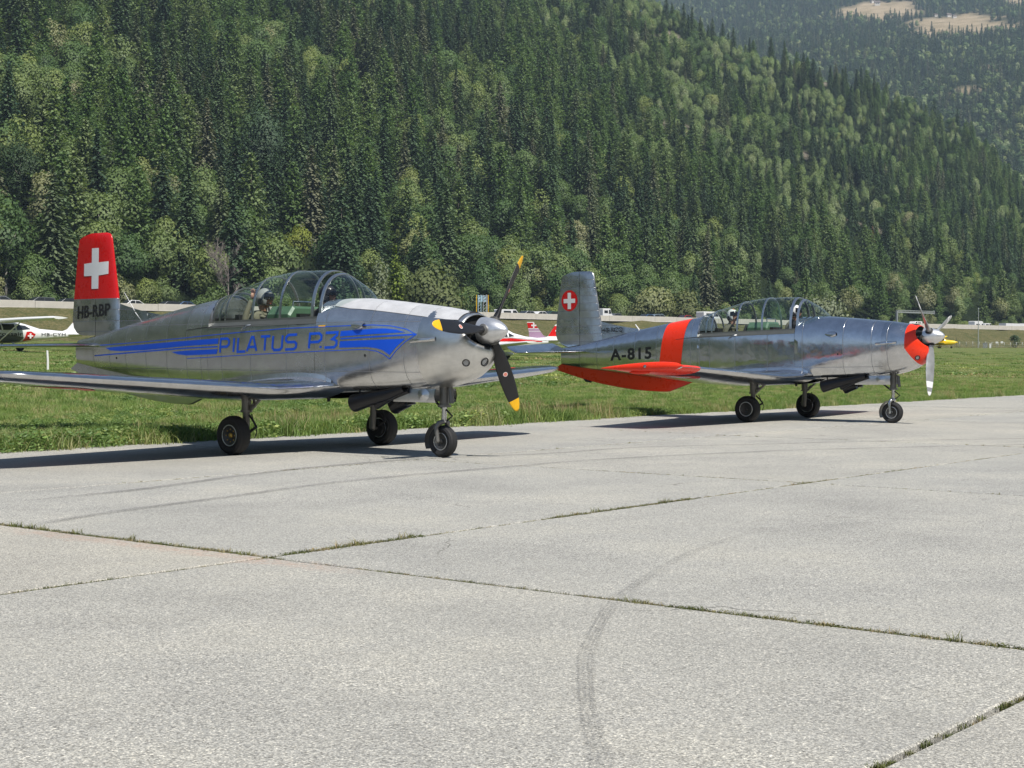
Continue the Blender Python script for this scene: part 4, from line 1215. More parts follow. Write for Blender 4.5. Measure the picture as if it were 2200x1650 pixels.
    if A:
        # matt upper cowl panel, proud of the polished skin, from the mouth back to the windscreen
        rows = []
        for X in [.53, .6, .7, .82, .95, 1.1, 1.3, 1.5, 1.7, 1.9, 2.1, 2.25, 2.4, 2.55]:
            w_ = np.interp(X, [.5, 1.3, 2.0, 2.25, 2.62], [.62, .58, .56, .57, .48]); row = []
            for k in range(17):
                th = PI / 2 + (k / 16 - .5) * 2 * PI / 2 * w_ * .88
                if X < 1.06:
                    zt, zm, hw, e = np.interp(X, [.52, .58, .68, .82, .95, 1.064], [1.808, 1.82, 1.836, 1.86, 1.88, 1.894]), np.interp(X, [.52, .58, .68, .82, .95, 1.064], [1.5, 1.48, 1.455, 1.44, 1.43, 1.425]), np.interp(X, [.52, .58, .68, .82, .95, 1.064], [.375, .398, .42, .44, .452, .455]), 2.2
                else: zt, zm, hw, e = ZT(X), ZM(X), HW(X), ET(X)
                c, s = math.cos(th), math.sin(th); y = -math.copysign(abs(c) ** (2 / e), c) * (hw + .005); z = zm + (zt - zm + .005) * abs(s) ** (2 / e)
                row.append((X, y, z))
            rows.append(row)
        MB().grid(rows).build('upper_cowl', cowlm, root)
    # dark engine bay seen in the mouth
    mb = MB(); mb.lathe([(0, .50), (.235, .50), (.245, .62), (.25, .9)], 'X', 32, c=(0, 0, 1.585))
    for k in range(3): a = 2 * PI * k / 3 + .4; mb.lathe([(0, .40), (.035, .40), (.035, .55)], 'X', 10, c=(0, .19 * math.cos(a), 1.585 + .12 * math.sin(a)))
    mb.build('engine_front', M_DARK, root)
    MB().tube([(.52, .16, 1.52), (.40, .2, 1.55), (.36, .21, 1.6)], .03, 8).build('intake_duct', M_STEEL, root)
    # ports in the chin
    from mathutils.bvhtree import BVHTree
    bm = bmesh.new(); bm.from_mesh(cowl.data); tree = BVHTree.FromBMesh(bm); bm.free()
    for (y, z, r_) in ((.27, 1.19, .042), (.06, 1.20, .050)):
        hit, nrm, _, _ = tree.ray_cast(Vector((-.5, y, z)), Vector((1, 0, 0)))
        if nrm.x > 0: nrm = -nrm
        ll = MB().lathe([(0, .004), (r_ * .7, .003), (r_ * .86, -.004), (r_ * .9, .004), (r_ * 1.12, .006), (r_ * 1.16, -.006)], 'Z', 24).build('landing_light', M_LENS, cowl)
        ll.rotation_mode = 'QUATERNION'; ll.rotation_quaternion = nrm.to_track_quat('Z', 'Y'); ll.location = hit
        rg = MB().lathe([(r_ * .86, .002), (r_ * .98, .008), (r_ * 1.14, .008), (r_ * 1.18, -.004)], 'Z', 24).build('lamp_ring', M_DARK, ll)
    # louvre fairing, scoop, step holes, grab handle
    for sd in (1, -1):
        rows = []
        for X in np.linspace(.77, 1.17, 9):
            z = 1.475 - (X - .77) * .06; q = math.sin(PI * (X - .765) / .41) ** .35 * .02 + .002; y = HW(X) * .996 if X > 1.06 else np.interp(X, [.7, .82, .95, 1.064], [.42, .44, .452, .456]) + .012
            rows.append([(X, sd * (y - .003), z + .033), (X, sd * (y + q), z + .022), (X, sd * (y + q * 1.25), z), (X, sd * (y + q * .5), z - .018), (X, sd * (y - .003), z - .022)])
        MB().grid(rows).build('side_louvre', skin, root)
    rows = []
    for i in range(9):
        t = i / 8; X = 1.93 + .24 * t; wz = .055 * math.sin(PI * min(1, t * .85 + .15)) + .004; q = .05 * (1 - t) ** .6 * (1 if i else .9)
        rows.append([(X, half(X, 1.655 + wz * math.cos(a)) + q * math.sin(a) - .004, 1.655 + wz * math.cos(a)) for a in np.linspace(0, PI, 9)])
    MB().grid(rows).build('air_scoop', skin, root)
    yy = half(1.9, 1.275); MB().lathe([(0, yy + .001), (.018, yy + .003), (.022, yy - .004)], 'Y', 12, c=(1.9, 0, 1.275)).build('drain_hole', M_DARK, root)
    if A:
        yy = half(7.25, 1.24); MB().lathe([(0, yy + .001), (.016, yy + .003), (.02, yy - .004)], 'Y', 12, c=(7.25, 0, 1.22)).build('drain_hole', M_DARK, root)
    yy = half(4.1, 1.66) + .012; MB().tube([(4.02, yy - .02, 1.68), (4.05, yy + .01, 1.675), (4.15, yy + .012, 1.64), (4.2, yy - .015, 1.60)], .008, 8).build('grab_handle', M_BRIGHT, root)
    # ---------------- spinner and propeller
    PZ = 1.585
    prof = [(0.0, 0.0), (.018, .004), (.045, .022), (.082, .065), (.115, .12), (.140, .18), (.156, .25), (.164, .32), (.166, .375), (.150, .38), (.0, .38)]
    sp = MB().lathe(prof, 'X', 48, c=(0, 0, PZ)).build('spinner', M_SPIN, root)
    px = .255
    for j in range(3):
        ang = R(cfg['phase'] + 120 * j)
        me = blade_mesh(1.12, [M_BLADE_B if A else M_BLADE_S, M_YEL if A else M_WHITE], 'yellow' if A else 'bands')
        b_ = mesh_obj('propeller_blade', me, None, root); b_.location = (px, 0, PZ); b_.rotation_euler = (ang, 0, 0)
        # root socket ring and maker's sticker
        mb = MB().lathe([(.052, .128), (.068, .152), (.074, .158), (.070, .164), (.052, .17), (.046, .175)], 'Y', 24); s_ = mb.build('blade_socket', M_STEEL if A else M_DARK, b_)
        if A:
            mb = MB(); mb.lathe([(0.0, 0), (.024, 0)], 'Z', 20); st = mb.build('sticker', M_STICK, b_); tw = R(58 - 36 * .62 ** .8)
            # on the forward face of the blade
            nrm = Vector((-math.cos(tw), 0, math.sin(tw))); st.rotation_mode = 'QUATERNION'; st.rotation_quaternion = nrm.to_track_quat('Z', 'Y'); st.location = Vector((-.006, .60, 0)) + nrm * .0175
            mb = MB(); mb.lathe([(0.012, 0), (.030, 0)], 'Z', 20); s2 = mb.build('sticker', M_WHITE, b_); s2.rotation_mode = 'QUATERNION'; s2.rotation_quaternion = st.rotation_quaternion; s2.location = st.location + nrm * -.001
    # ---------------- wings
    for sd in (1, -1):
        w = wing_mesh(sd).build('wing', M_WINGSKIN, root, auto=None)
        # walkway and fillet at the root
        rows = []
        for X in np.arange(2.52, 5.0, .12):
            zu = wing_z(min(X, 4.82), .70) ; zf = zu + .06; rows.append([(X, sd * (.76 if X < 4.8 else .62), wing_z(min(X, 4.8), .76) - .004), (X, sd * .66, zu + .004), (X, sd * (half(X, zf) * .35 + .60 * .65), zu + .015), (X, sd * (half(X, zf) + .02), zu + .035), (X, sd * (half(X, zf + .04) - .004), zf + .04)])
        MB().grid(rows).build('wing_fillet', skin, w)
        # rounded fairing in front of the wing root
        if sd == 1:
            P4 = [(3.0, .78), (3.0, .66), (3.75, .66), (3.75, .80)]
            me = MB(); g = [[(x, y, wing_z(x, y) + .004) for y in np.linspace(.66, .80, 4)] for x in np.linspace(3.0, 3.7, 8)]; me.grid(g).build('walkway', M_DARK, w)
        # aileron and flap gaps, as thin dark grooves
        for (y0, y1, xf) in ((.75, 2.75, .76), (2.82, 4.85, .74)):
            for up in (True, False):
                g = []
                for y in np.linspace(y0, y1, 12):
                    l, tr, z, th = wing_at(y); x = l + (tr - l) * xf; o_ = .0035 if up else -.0035; g.append([(x, sd * y, wing_z(x, y, up) + o_), (x + .014, sd * y, wing_z(x + .014, y, up) + o_)])
                MB().grid(g).build('hinge_gap', M_DARK, w)
        # tip lamp, pitot
        if cfg['kind'] == 'B':
            # orange tip skin and its fairing
            for up in (True, False):
                g = []
                for y in [4.42, 4.6, 4.75, 4.88, 4.97, 5.04, 5.09, 5.125]:
                    l, tr, z, th = wing_at(y); g.append([(l + (tr - l) * s - (.006 if s < .01 else 0), sd * y, wing_z(l + (tr - l) * s, y, up) + (.006 if up else -.006)) for s in [0, .01, .03, .07, .13, .22, .34, .5, .68, .85, 1]])
                MB().grid(g).build('tip_paint', M_ORANGE, w)
            rows = []
            for i in range(15):
                t = i / 14; X = 2.72 + 1.62 * t; rr = .078 * (math.sin(PI * min(1, t ** .62)) ** .75) + .002; zc = 1.09 - .03 * t
                rows.append([(X, sd * (5.10 + rr * .8 * math.cos(a)), zc + rr * math.sin(a)) for a in np.linspace(0, 2 * PI, 17)[:-1]])
            MB().grid(rows, close=True).build('tip_fairing', M_ORANGE, w)
            rows = []
            for i in range(9):
                t = i / 8; X = 3.35 + .45 * t; rr = .035 * math.sin(PI * t) ** .6 + .001; rows.append([(X, sd * (5.06 + rr * .7 * math.cos(a)), .985 + rr * math.sin(a)) for a in np.linspace(0, 2 * PI, 13)[:-1]])
            MB().grid(rows, close=True).build('tip_pod', M_ORANGE, w)
        MB().lathe([(0, -.03), (.02, -.024), (.03, 0), (.02, .024), (0, .03)], 'X', 12, c=(3.42 if not A else 3.2, sd * 5.16, 1.085)).build('navigation_light', M_LENS, w)
        # cross roundels above and below
        cy = 3.95; cx = 3.45; rr = .40 if sd == 1 else .40
        for up in (True, False):
            o1 = .005 if up else -.005; o2 = .0075 if up else -.0075
            g = [[(cx + rr * q * math.cos(a), sd * (cy + rr * q * math.sin(a)), wing_z(cx + rr * q * math.cos(a), cy + rr * q * math.sin(a), up) + o1) for a in np.linspace(0, 2 * PI, 33)] for q in (.001, .25, .5, .75, 1)]
            ro = MB().grid(g).build('roundel', M_RED, w)
            mb = MB(); aa, bb = .33 * .36 * rr / .4, .74 * rr
            aa = rr * .17; bb = rr * .62
            for (ax, ay) in ((bb, aa), (aa, bb)):
                g = [[(cx + x, sd * (cy + y), wing_z(cx + x, cy + y, up) + o2 + (.0005 if ax > ay else 0)) for x in np.linspace(-ax, ax, 9)] for y in np.linspace(-ay, ay, 9)]; mb.grid(g)
            mb.build('white_cross', M_WHITE, ro)
    # belly fairing under the centre section
    # ---------------- tailplane
    el = R(cfg['elevator'])
    for sd in (1, -1):
        def trow(y, s0, s1, hinge=None):
            l = np.interp(y, [.05, .2, 1.75, 1.88, 1.94], [7.70, 7.74, 8.05, 8.12, 8.28]); tr = np.interp(y, [.05, 1.75, 1.88, 1.94], [8.62, 8.62, 8.60, 8.5]); z = 1.412 - .012 * y; c = tr - l; hx = np.interp(y, [0, 1.94], [8.20, 8.33])
            up = []
            a, b_ = (l, hx - .008) if s0 == 0 else (hx + .004, tr)
            ss = [1, .8, .6, .4, .25, .12, .05, .015, 0]
            for q in ss: x = a + (b_ - a) * q; up.append((x, foil((x - l) / c, .085 if y < 1.9 else .05) * c))
            pts = [(x, sd * y, z + t) for x, t in up] + [(x, sd * y, z - t) for x, t in reversed(up)]
            if s0 and el:
                pts = [(hx + (p[0] - hx) * math.cos(el) + (p[2] - z) * math.sin(-el) * 1.0, p[1], z + (p[0] - hx) * math.sin(el) + (p[2] - z) * math.cos(el)) for p in pts]
            return pts
        ys = [.05, .2, .8, 1.4, 1.75, 1.88, 1.94]
        rows = [trow(y, 0, 1) for y in ys]; mb = MB().grid(rows, close=True); mb.poly(rows[-1]); tp = mb.build('tailplane', M_WINGSKIN, root, auto=60)
        rows = [trow(y, 1, 1) for y in [.16] + ys[2:]]; mb = MB().grid(rows, close=True); mb.poly(rows[-1]); mb.poly(rows[0]); mb.build('elevator', M_WINGSKIN, root, auto=60)
    # ---------------- fin, rudder, dorsal fin, keel
    fz = [1.50, 1.56, 1.60, 1.68, 1.80, 1.95, 2.12, 2.3, 2.6, 2.9, 3.03, 3.08, 3.105, 3.12]
    fL = lambda z: np.interp(z, [1.5, 2.04, 2.5, 3.03, 3.08, 3.105, 3.12], [7.34, 7.43, 7.51, 7.60, 7.625, 7.66, 7.74]); fT = lambda z: np.interp(z, [1.5, 1.56, 1.60, 1.68, 1.80, 2.14, 3.02, 3.06, 3.12], [8.16, 8.32, 8.46, 8.55, 8.59, 8.55, 8.42, 8.38, 8.1])
    fH = lambda z: 7.94 + .01 * (z - 2)
    def fin_half(x, z):
        l, tr = fL(z), fT(min(z, 3.0) if z > 1.8 else 1.8); c = tr - l; return foil(min(1, max(0, (x - l) / c)), np.interp(z, [1.5, 3.05, 3.12], [.115, .10, .05])) * c
    def frow(z, part):
        a, b_ = (fL(z), fH(z) - .006) if part == 0 else (fH(z) + .006, fT(z)); up = []
        for q in [1, .85, .65, .45, .28, .14, .06, .02, 0]: x = a + (b_ - a) * q; up.append((x, fin_half(x, z)))
        return [(x, t, z) for x, t in up] + [(x, -t, z) for x, t in reversed(up)]
    for part, nm in ((0, 'fin'), (1, 'rudder')):
        zl = [z for z in fz if (part == 0 or z >= 1.56)]; rows = [frow(z, part) for z in zl]; mb = MB().grid(rows, close=True); mb.poly(rows[-1]); mb.poly(rows[0])
        me = mb.mesh(nm, mats=[M_TAILSKIN, M_RED], auto=60)
        if A:
            for p in me.polygons:
                if p.center.z > 2.121: p.material_index = 1
        fo = mesh_obj(nm, me, None, root)
        if part == 0: fin_o = fo
        else: rud_o = fo
    rows = []
    for t in np.linspace(0, 1, 9):
        X = 6.42 + 1.08 * t; ztop = 1.85 + .205 * t + .02 * math.sin(PI * t) * -1; zb = ZT(X) - .03; rows.append([(X, .012 + .022 * t, zb), (X, .008 + .012 * t, (zb + ztop) / 2), (X, 0, max(ztop, zb)), (X, -.008 - .012 * t, (zb + ztop) / 2), (X, -.012 - .022 * t, zb)])
    MB().grid(rows).build('dorsal_fin', M_TAILSKIN, root)
    kb = [(8.62, 1.035), (8.2, .905), (7.76, .784), (7.18, .664), (6.5, .575), (5.95, .548), (5.80, .55), (5.5, .655), (5.20, .765)]
    kz = lambda X: float(np.interp(X, [p[0] for p in reversed(kb)], [p[1] for p in reversed(kb)])); rows = []
    for X in [5.2, 5.35, 5.5, 5.65, 5.78, 5.85, 6.0, 6.3, 6.6, 7, 7.4, 7.8, 8.1, 8.38, 8.62]:
        zt = (ZB(X) + .05) if X < 8.4 else 1.16 - (X - 8.4) * .5; wd = np.interp(X, [5.2, 5.8, 8, 8.6], [.03, .07, .05, .015]); zb = kz(X); rows.append([(X, wd, zt), (X, wd * .8, zb * .6 + zt * .4), (X, wd * .5, zb + .01), (X, 0, zb), (X, -wd * .5, zb + .01), (X, -wd * .8, zb * .6 + zt * .4), (X, -wd, zt)])
    mb = MB().grid(rows); mb.poly(rows[0]); mb.poly(rows[-1]); mb.build('keel_fin', M_ORANGE if not A else M_TAILSKIN, root, auto=35)
    MB().tube([(7.9, 0, .86), (7.82, 0, .79), (7.70, 0, .77)], [.02, .035, .03], 10).build('tail_bumper', M_DARK, root)
    # ---------------- markings on the skin
    if A:
        tx = [((7.7, 1.409), (6.48, 1.457), (5.4, 1.512), (4.3, 1.575), (3.32, 1.627), (2.17, 1.655), (1.78, 1.66), (1.49, 1.646), (1.24, 1.604), (1.08, 1.536), (1.24, 1.45), (1.39, 1.334), (1.49, 1.233), (1.59, 1.29), (1.7, 1.329), (1.86, 1.348), (1.97, 1.351), (2.58, 1.332), (3.88, 1.283), (4.85, 1.241), (5.38, 1.22))]
        polys = stroke_polys(tx, .010)
        polys += stroke_polys([((4.68, 1.386), (5.4, 1.366), (6.48, 1.317), (7.86, 1.25)), ((2.32, 1.489), (1.08, 1.538))], .019)
        polys += [[(7.55, 1.369), (7.15, 1.39), (6.73, 1.408), (5.73, 1.455), (4.66, 1.5), (4.67, 1.425), (5.4, 1.395), (6.48, 1.335), (7.13, 1.321), (7.4, 1.33)],
                  [(5.78, 1.312), (5.4, 1.331), (4.68, 1.353), (4.70, 1.286), (5.38, 1.263), (5.61, 1.278)],
                  [(2.32, 1.586), (1.78, 1.612), (1.59, 1.615), (1.41, 1.6), (1.25, 1.565), (1.78, 1.543), (2.33, 1.517)],
                  [(2.33, 1.456), (1.24, 1.486), (1.38, 1.385), (1.49, 1.283), (1.6, 1.341), (1.7, 1.366), (1.86, 1.382), (2.34, 1.373)]]
        for sd in (1, -1): drape('blue_stripe', polys, half, M_BLUE, root, side=sd)
        mb_p = []
        base = lambda X: 1.289 + (4.64 - X) * .0344; top = lambda X: 1.505 + (4.61 - X) * .0356
        for ch, xa, xb in (('P', 4.62, 4.44), ('I', 4.37, 4.30), ('L', 4.25, 4.09), ('A', 4.06, 3.87), ('T', 3.80, 3.62), ('U', 3.56, 3.38), ('S', 3.31, 3.11), ('P', 2.87, 2.66), ('.', 2.70, 2.62), ('3', 2.59, 2.385)):
            for pth in SQ[ch]:
                q = []
                for (u, w) in pth:
                    X = xa + (xb - xa) * u - .02 * w + .01; zb_, zt_ = base(X) + .014, top(X) - .014; q.append((X, zb_ + (zt_ - zb_) * w))
                mb_p += stroke_polys([q], .034)
            drape('letter', mb_p, half, M_BLUE, root); mb_p = []
        drape_text('small_lettering', 'HISTORICAL', ((3.13, 1.668), (2.92, 1.675), (3.13, 1.688), (2.92, 1.695)), half, M_BLACKP, root)
        drape('placard', [[(2.72, 1.643), (2.60, 1.646), (2.60, 1.665), (2.72, 1.662)]], half, M_YEL, root)
        drape_text('registration', 'HB-RBP', ((8.44, 1.812), (7.585, 1.862), (8.43, 2.008), (7.585, 2.045)), fin_half, M_BLACKP, fin_o, bold=.02, off=.006)
        for sd in (1, -1):
            drape('white_cross', [[(8.05, 2.27), (7.87, 2.27), (7.87, 2.47), (7.64, 2.49), (7.64, 2.68), (7.87, 2.67), (7.87, 2.89), (8.05, 2.89), (8.05, 2.67), (8.26, 2.66), (8.26, 2.47), (8.05, 2.47)]], fin_half, M_WHITE, rud_o, side=sd, dx=.05, off=.004)
    else:
        def band(x0t, x0b, x1t, x1b, mat):
            rows = []
            for q in np.linspace(0, 1, 5):
                row = []
                for sgn in (1, -1):
                    ths = np.linspace(-PI / 2, PI / 2, 26)
                    for th in (ths if sgn == 1 else ths[::-1]):
                        X = 5.4
                        for _ in range(3):
                            z = sec_pt(X, th)[1]; w = (z - .78) / (2.0 - .78); X = (x0b + (x0t - x0b) * w) * (1 - q) + (x1b + (x1t - x1b) * w) * q
                        y, z = sec_pt(X, th); nrm = Vector((0, y / HW(X) ** 2, (z - ZM(X)) * 4)).normalized(); row.append((X, sgn * (y + .004 * abs(nrm.y)), z + .004 * nrm.z))
                rows.append(row)
            return MB().grid(rows).build('paint_band', mat, root)
        band(5.17, 5.34, 5.69, 5.88, M_ORANGE)
        drape_text('fuselage_number', 'A-815', ((7.09, 1.20), (6.02, 1.232), (7.09, 1.452), (6.02, 1.482)), half, M_BLACKP, root, bold=.03, spacing=1.15)
        dors = lambda x, z: .046
        drape_text('registration', 'HB-RCQ', ((7.40, 1.785), (6.88, 1.795), (7.40, 1.90), (6.88, 1.91)), dors, M_BLACKP, root, bold=.012)
        for sd in (1, -1):
            drape('roundel', [[(8.21 + .215 * math.cos(a), 2.505 + .225 * math.sin(a)) for a in np.linspace(0, 2 * PI, 33)[:-1]]], fin_half, M_RED, rud_o, side=sd, dx=.05, off=.004)
            q = .045; w_ = .155; drape('white_cross', [[(8.21 - q, 2.5 - w_ - .02), (8.21 + q, 2.5 - w_ - .02), (8.21 + q, 2.5 - q), (8.21 + w_, 2.5 - q), (8.21 + w_, 2.5 + q), (8.21 + q, 2.5 + q), (8.21 + q, 2.5 + w_ + .02), (8.21 - q, 2.5 + w_ + .02), (8.21 - q, 2.5 + q), (8.21 - w_, 2.5 + q), (8.21 - w_, 2.5 - q), (8.21 - q, 2.5 - q)]], fin_half, M_WHITE, rud_o, side=sd, dx=.05, off=.007)
        MB().tube([(7.30, 0, 3.05), (7.5, 0, 3.10), (7.65, 0, 3.115)], .012, 8)
    # ---------------- antennas
    if A:
        MB().tube([(6.88, 0, ZT(6.88) - .01), (7.06, 0, 1.90)], [.020, .011], 8).build('antenna', M_WHITE, root)
        MB().tube([(7.055, 0, 1.895), (7.32, 0, 2.20)], [.006, .003], 6).build('antenna', M_WHITE, root)
        MB().tube([(6.76, 0, ZT(6.76) - .01), (6.78, 0, ZT(6.76) + .085)], [.012, .009], 6).build('antenna', M_WHITE, root)
    else:
        MB().tube([(6.50, 0, ZT(6.5) - .01), (6.60, 0, ZT(6.5) + .12)], [.018, .010], 8).build('antenna', M_WHITE, root)
    # ---------------- canopy
    ts = np.linspace(-1, 1, 29)
    cn = empty('canopy', (0, 0, 0), 0, root)
    def glass(x0, x1, n_, off, nm):
        rows = [[can_pt(X, t, off) for t in ts] for X in np.linspace(x0, x1, n_)]; return MB().grid(rows).build(nm, M_GLASS, cn)
    glass(2.21, 2.76, 9, -.012, 'windscreen'); glass(2.86, 4.92, 26, 0.0, 'canopy_glass')
    def arch(x, w, off, nm='canopy_frame', lean=0.0, th=.012, mat=M_FRAME):
        rows = []
        for t in np.linspace(-1, 1, 41):
            p0 = Vector(can_pt(x - w / 2 , t, off)); p1 = Vector(can_pt(x + w / 2, t, off)); q0 = Vector(can_pt(x + w / 2, t, off + th)); q1 = Vector(can_pt(x - w / 2, t, off + th))
            ln = lean * (p0.z - 1.75); rows.append([(p.x + ln, p.y, p.z) for p in (p0, p1, q0, q1)])
        return MB().grid(rows, close=True, smooth=False).build(nm, mat, cn, auto=30)
    arch(2.75, .045, -.014); arch(2.885, .05, -.004); arch(3.49, .036, -.004); arch(4.03, .036, -.004); arch(4.60, .03, -.004); arch(4.74, .03, -.02)
    arch(4.91, .05, -.004)
    # centre strip over the windscreen
    g = []
    for X in np.linspace(2.26, 2.76, 9):
        a_, b_ = Vector(can_pt(X, -.06, -.006)), Vector(can_pt(X, .06, -.006)); g.append([a_, b_])
    # rails along the sills
    for sd in (1, -1):
        rows = []
        for X in np.linspace(2.79, 4.93, 14):
            zs = SILL(X); yo = CANW(X); rows.append([(X, sd * (half(X, zs - .09) + .010), zs - .088), (X, sd * (yo + .016), zs - .02), (X, sd * (yo + .012), zs + .008), (X, sd * (yo - .03), zs + .008), (X, sd * (half(X, zs - .09) - .03), zs - .088)])
        mb = MB().grid(rows, close=True, smooth=False); mb.poly(rows[0]); mb.poly(rows[-1]); mb.build('canopy_rail', M_RAIL, cn)
        drape('rail_slot', [[(5.42, 1.613), (4.94, 1.648), (2.80, 1.690), (2.80, 1.699), (4.94, 1.660), (5.42, 1.620)]], half, M_DARK, root, side=sd, off=.004)
    # cockpit fittings: coaming, seats, green head armour behind the front seat
    ck = empty('cockpit', (0, 0, 0), 0, root)
    mb = MB(); mb.grid([[(x, y, z) for y, z in ((-.36, 1.66), (-.30, 1.86), (-.12, 1.95), (.12, 1.95), (.30, 1.86), (.36, 1.66))] for x in (2.80, 3.0)], smooth=False)
    mb.build('instrument_panel', M_DARK, ck)
    mb = MB(); sec = [(-.33, 1.5), (-.33, 1.82), (-.24, 1.93), (.24, 1.93), (.33, 1.82), (.33, 1.5)]; rws = [[(x, y * s, 1.5 + (z - 1.5) * s) for y, z in sec] for x, s in ((3.44, .93), (3.47, 1.0), (3.86, 1.0), (3.88, .96))]
    mb.grid(rws, smooth=False); mb.poly(rws[0]); mb.poly(rws[-1]); mb.build('head_armour', M_GREEN, ck)
    MB().tube([(3.5, -.2, 1.93), (3.5, -.2, 1.99), (3.5, .2, 1.99), (3.5, .2, 1.93)], .012, 8).build('grab_rail', M_BRIGHT, ck)
    for x in (3.42, 4.62):
        MB().box(x - .05, x + .03, -.2, .2, 1.15, 1.83).box(x - .5, x - .04, -.2, .2, 1.15, 1.28).build('seat', M_DARK, ck)
    mb = MB(); sec = [(-.30, 1.45), (-.30, 1.74), (-.18, 1.88), (.18, 1.88), (.30, 1.74), (.30, 1.45)]; rws = [[(x, y, z) for y, z in sec] for x in (3.89, 3.98)]; mb.grid(rws, smooth=False); mb.poly(rws[1]); mb.build('instrument_panel', M_DARK, ck)
    mb = MB(); mb.box(4.66, 4.9, -.34, .34, 1.3, 1.78).build('rear_shelf', M_DARK, ck)
    # ---------------- undercarriage
    for sd in (1, -1):
        g = empty('main_gear', (0, 0, 0), 0, root); yl = 1.19 * sd
        MB().tube([(3.33, yl, .86), (3.33, yl, .56)], [.065, .062], 16).tube([(3.33, yl, .57), (3.33, yl, .54)], .078, 16).tube([(3.33, yl, .54), (3.335, yl, .40)], .046, 14).tube([(3.335, yl, .42), (3.35, yl + sd * .0, .25), (3.35, yl + sd * .02, .25)], [.05, .05, .045], 12).tube([(3.35, yl, .25), (3.35, 1.39 * sd, .25)], .026, 10).build('leg', M_STEEL, g)
        MB().tube([(3.30, yl, .53), (2.98, yl - sd * .02, .80)], .020, 8).tube([(3.24, yl, .60), (3.18, yl, .64)], .03, 8).build('drag_brace', M_STEEL, g)
        MB().tube([(3.27, yl, .50), (3.17, yl + sd * .02, .42), (3.12, yl + sd * .02, .36)], .014, 6).tube([(3.12, yl + sd * .02, .36), (3.25, yl + sd * .02, .29)], .018, 6).tube([(3.20, yl + sd * .03, .52), (3.14, yl + sd * .04, .40), (3.08, yl + sd * .05, .30), (3.12, yl + sd * .05, .22)], .008, 6).build('torque_link', M_DARK, g)
        MB().lathe([(.0, .03), (.12, .03), (.13, -.01), (.13, -.05), (0, -.05)], 'Y', 20, c=(3.35, 1.30 * sd, .25)).build('brake_drum', M_DARK, g)
        make_wheel(g, 'wheel', 3.35, 1.39 * sd, .25, .19, None, M_GOLD if A else M_RIM)
        MB().box(3.25, 3.30, yl - .01 - sd * .09, yl + .01 - sd * .09, .60, .84).build('gear_door', skin, g) if sd == 1 else None
    g = empty('nose_gear', (0, 0, -nose_drop), 0, root); nd = nose_drop
    MB().tube([(1.0, 0, .95 + nd), (1.0, 0, .64)], .062, 16).tube([(1.0, 0, .66), (1.0, 0, .63)], .085, 16).tube([(.98, .0, .90), (.90, 0, .88), (.88, 0, .68)], .03, 8).build('leg', M_STEEL, g)
    MB().tube([(1.0, 0, .64), (1.01, 0, .44)], .033, 14).build('piston', M_BRIGHT, g)
    for y in (.105, -.105):
        MB().tube([(1.0, y * .2, .45), (1.02, y * .8, .43), (1.045, y, .38), (1.03, y, .28), (1.02, y, .20)], [.03, .034, .032, .026, .03], 10).lathe([(0, .03), (.022, .03), (.026, 0)], 'Y', 10, c=(1.02, y, .20)).build('fork', M_STEEL if A else M_BRIGHT, g)
    MB().tube([(.97, 0, .60), (.87, 0, .52), (.96, 0, .46)], .012, 6).tube([(1.04, 0, .62), (1.15, 0, .70), (1.28, 0, .80)], .016, 6).build('torque_link', M_DARK, g)
    rows = [[(1.02 + .235 * math.sin(a), y, .20 + .235 * math.cos(a)) for y in (-.085, -.05, .05, .085)] for a in np.linspace(R(15), R(115), 10)]
    MB().grid(rows).build('mudguard', M_STEEL, g)
    make_wheel(g, 'wheel', 1.02, 0, .20, .145, None, M_RIM)
    # nose gear doors
    for sd in (1, -1):
        rows = [[(x, sd * (.20 + q * .02), z) for x in np.linspace(1.68, .98, 9)] for q, z in ((0, .86), (1, .77), (0, .69))]
        MB().grid(rows).grid([[(p[0], p[1] - sd * .012, p[2]) for p in r_] for r_ in rows]).build('gear_door', M_FRAME, root)
    rows = [[(1.16 + .10 * math.sin(a) * q, .215 + .03 * (1 - q), .785 + .08 * math.cos(a) * q) for a in np.linspace(0, 2 * PI, 20)[:-1]] for q in (1, .8, .4, .05)]
    MB().grid(rows, close=True).build('door_blister', M_FRAME, root)
    # exhausts
    for sd, xe in ((1, 2.32), (-1, 2.08)):
        y = .25 * sd; p = [(1.45, y, .86), (1.7, y, .79), ((1.7 + xe) / 2, y, .73), (xe, y, .655 if sd == 1 else .61)]
        tilt = Vector((xe - 1.6, 0, -.14)).normalized()
        mb = MB(); mb.tube(p, [.045, .075, .095, .115], 20, cap=False); mb.tube([Vector(p[-1]) + tilt * .002, Vector(p[-1]) - tilt * .25], [.105, .08], 20, cap=True)
        mb.build('exhaust_pipe', M_PIPE, root)
        MB().tube([(1.40, y * .9, .83), (1.75, y * .8, .74), (xe - .35, y * .8, .64)], [.03, .05, .06], 12).build('exhaust_shroud', M_PIPE, root)
        MB().tube([(xe - .1, y, .75), (xe - .1, y, .82)], .012, 6).build('exhaust_hanger', M_DARK, root)
    MB().tube([(2.93, .1, .78), (2.93, .1, .66)], .022, 10).build('fuel_drain', M_DARK, root)
    MB().tube([(.62, -.9, .86), (.62, -.9, .80), (.52, -.9, .79)], .012, 6) 
    return root, body
GRP = 'silver trainers parked at the edge of the apron'
P3A = dict(kind='A', x=-0.059, y=18.893, h=38.02, phase=3, elevator=0, label='silver trainer with blue side stripe, red fin with white cross, black yellow-tipped propeller', group=GRP)
P3B = dict(kind='B', x=8.03, y=28.80, h=34.7, phase=40, elevator=27, pitch=0.92, label='silver trainer with orange-red nose, band and keel and the black number A-815', group=GRP)
rootA, bodyA = make_trainer(P3A)
rootB, bodyB = make_trainer(P3B)
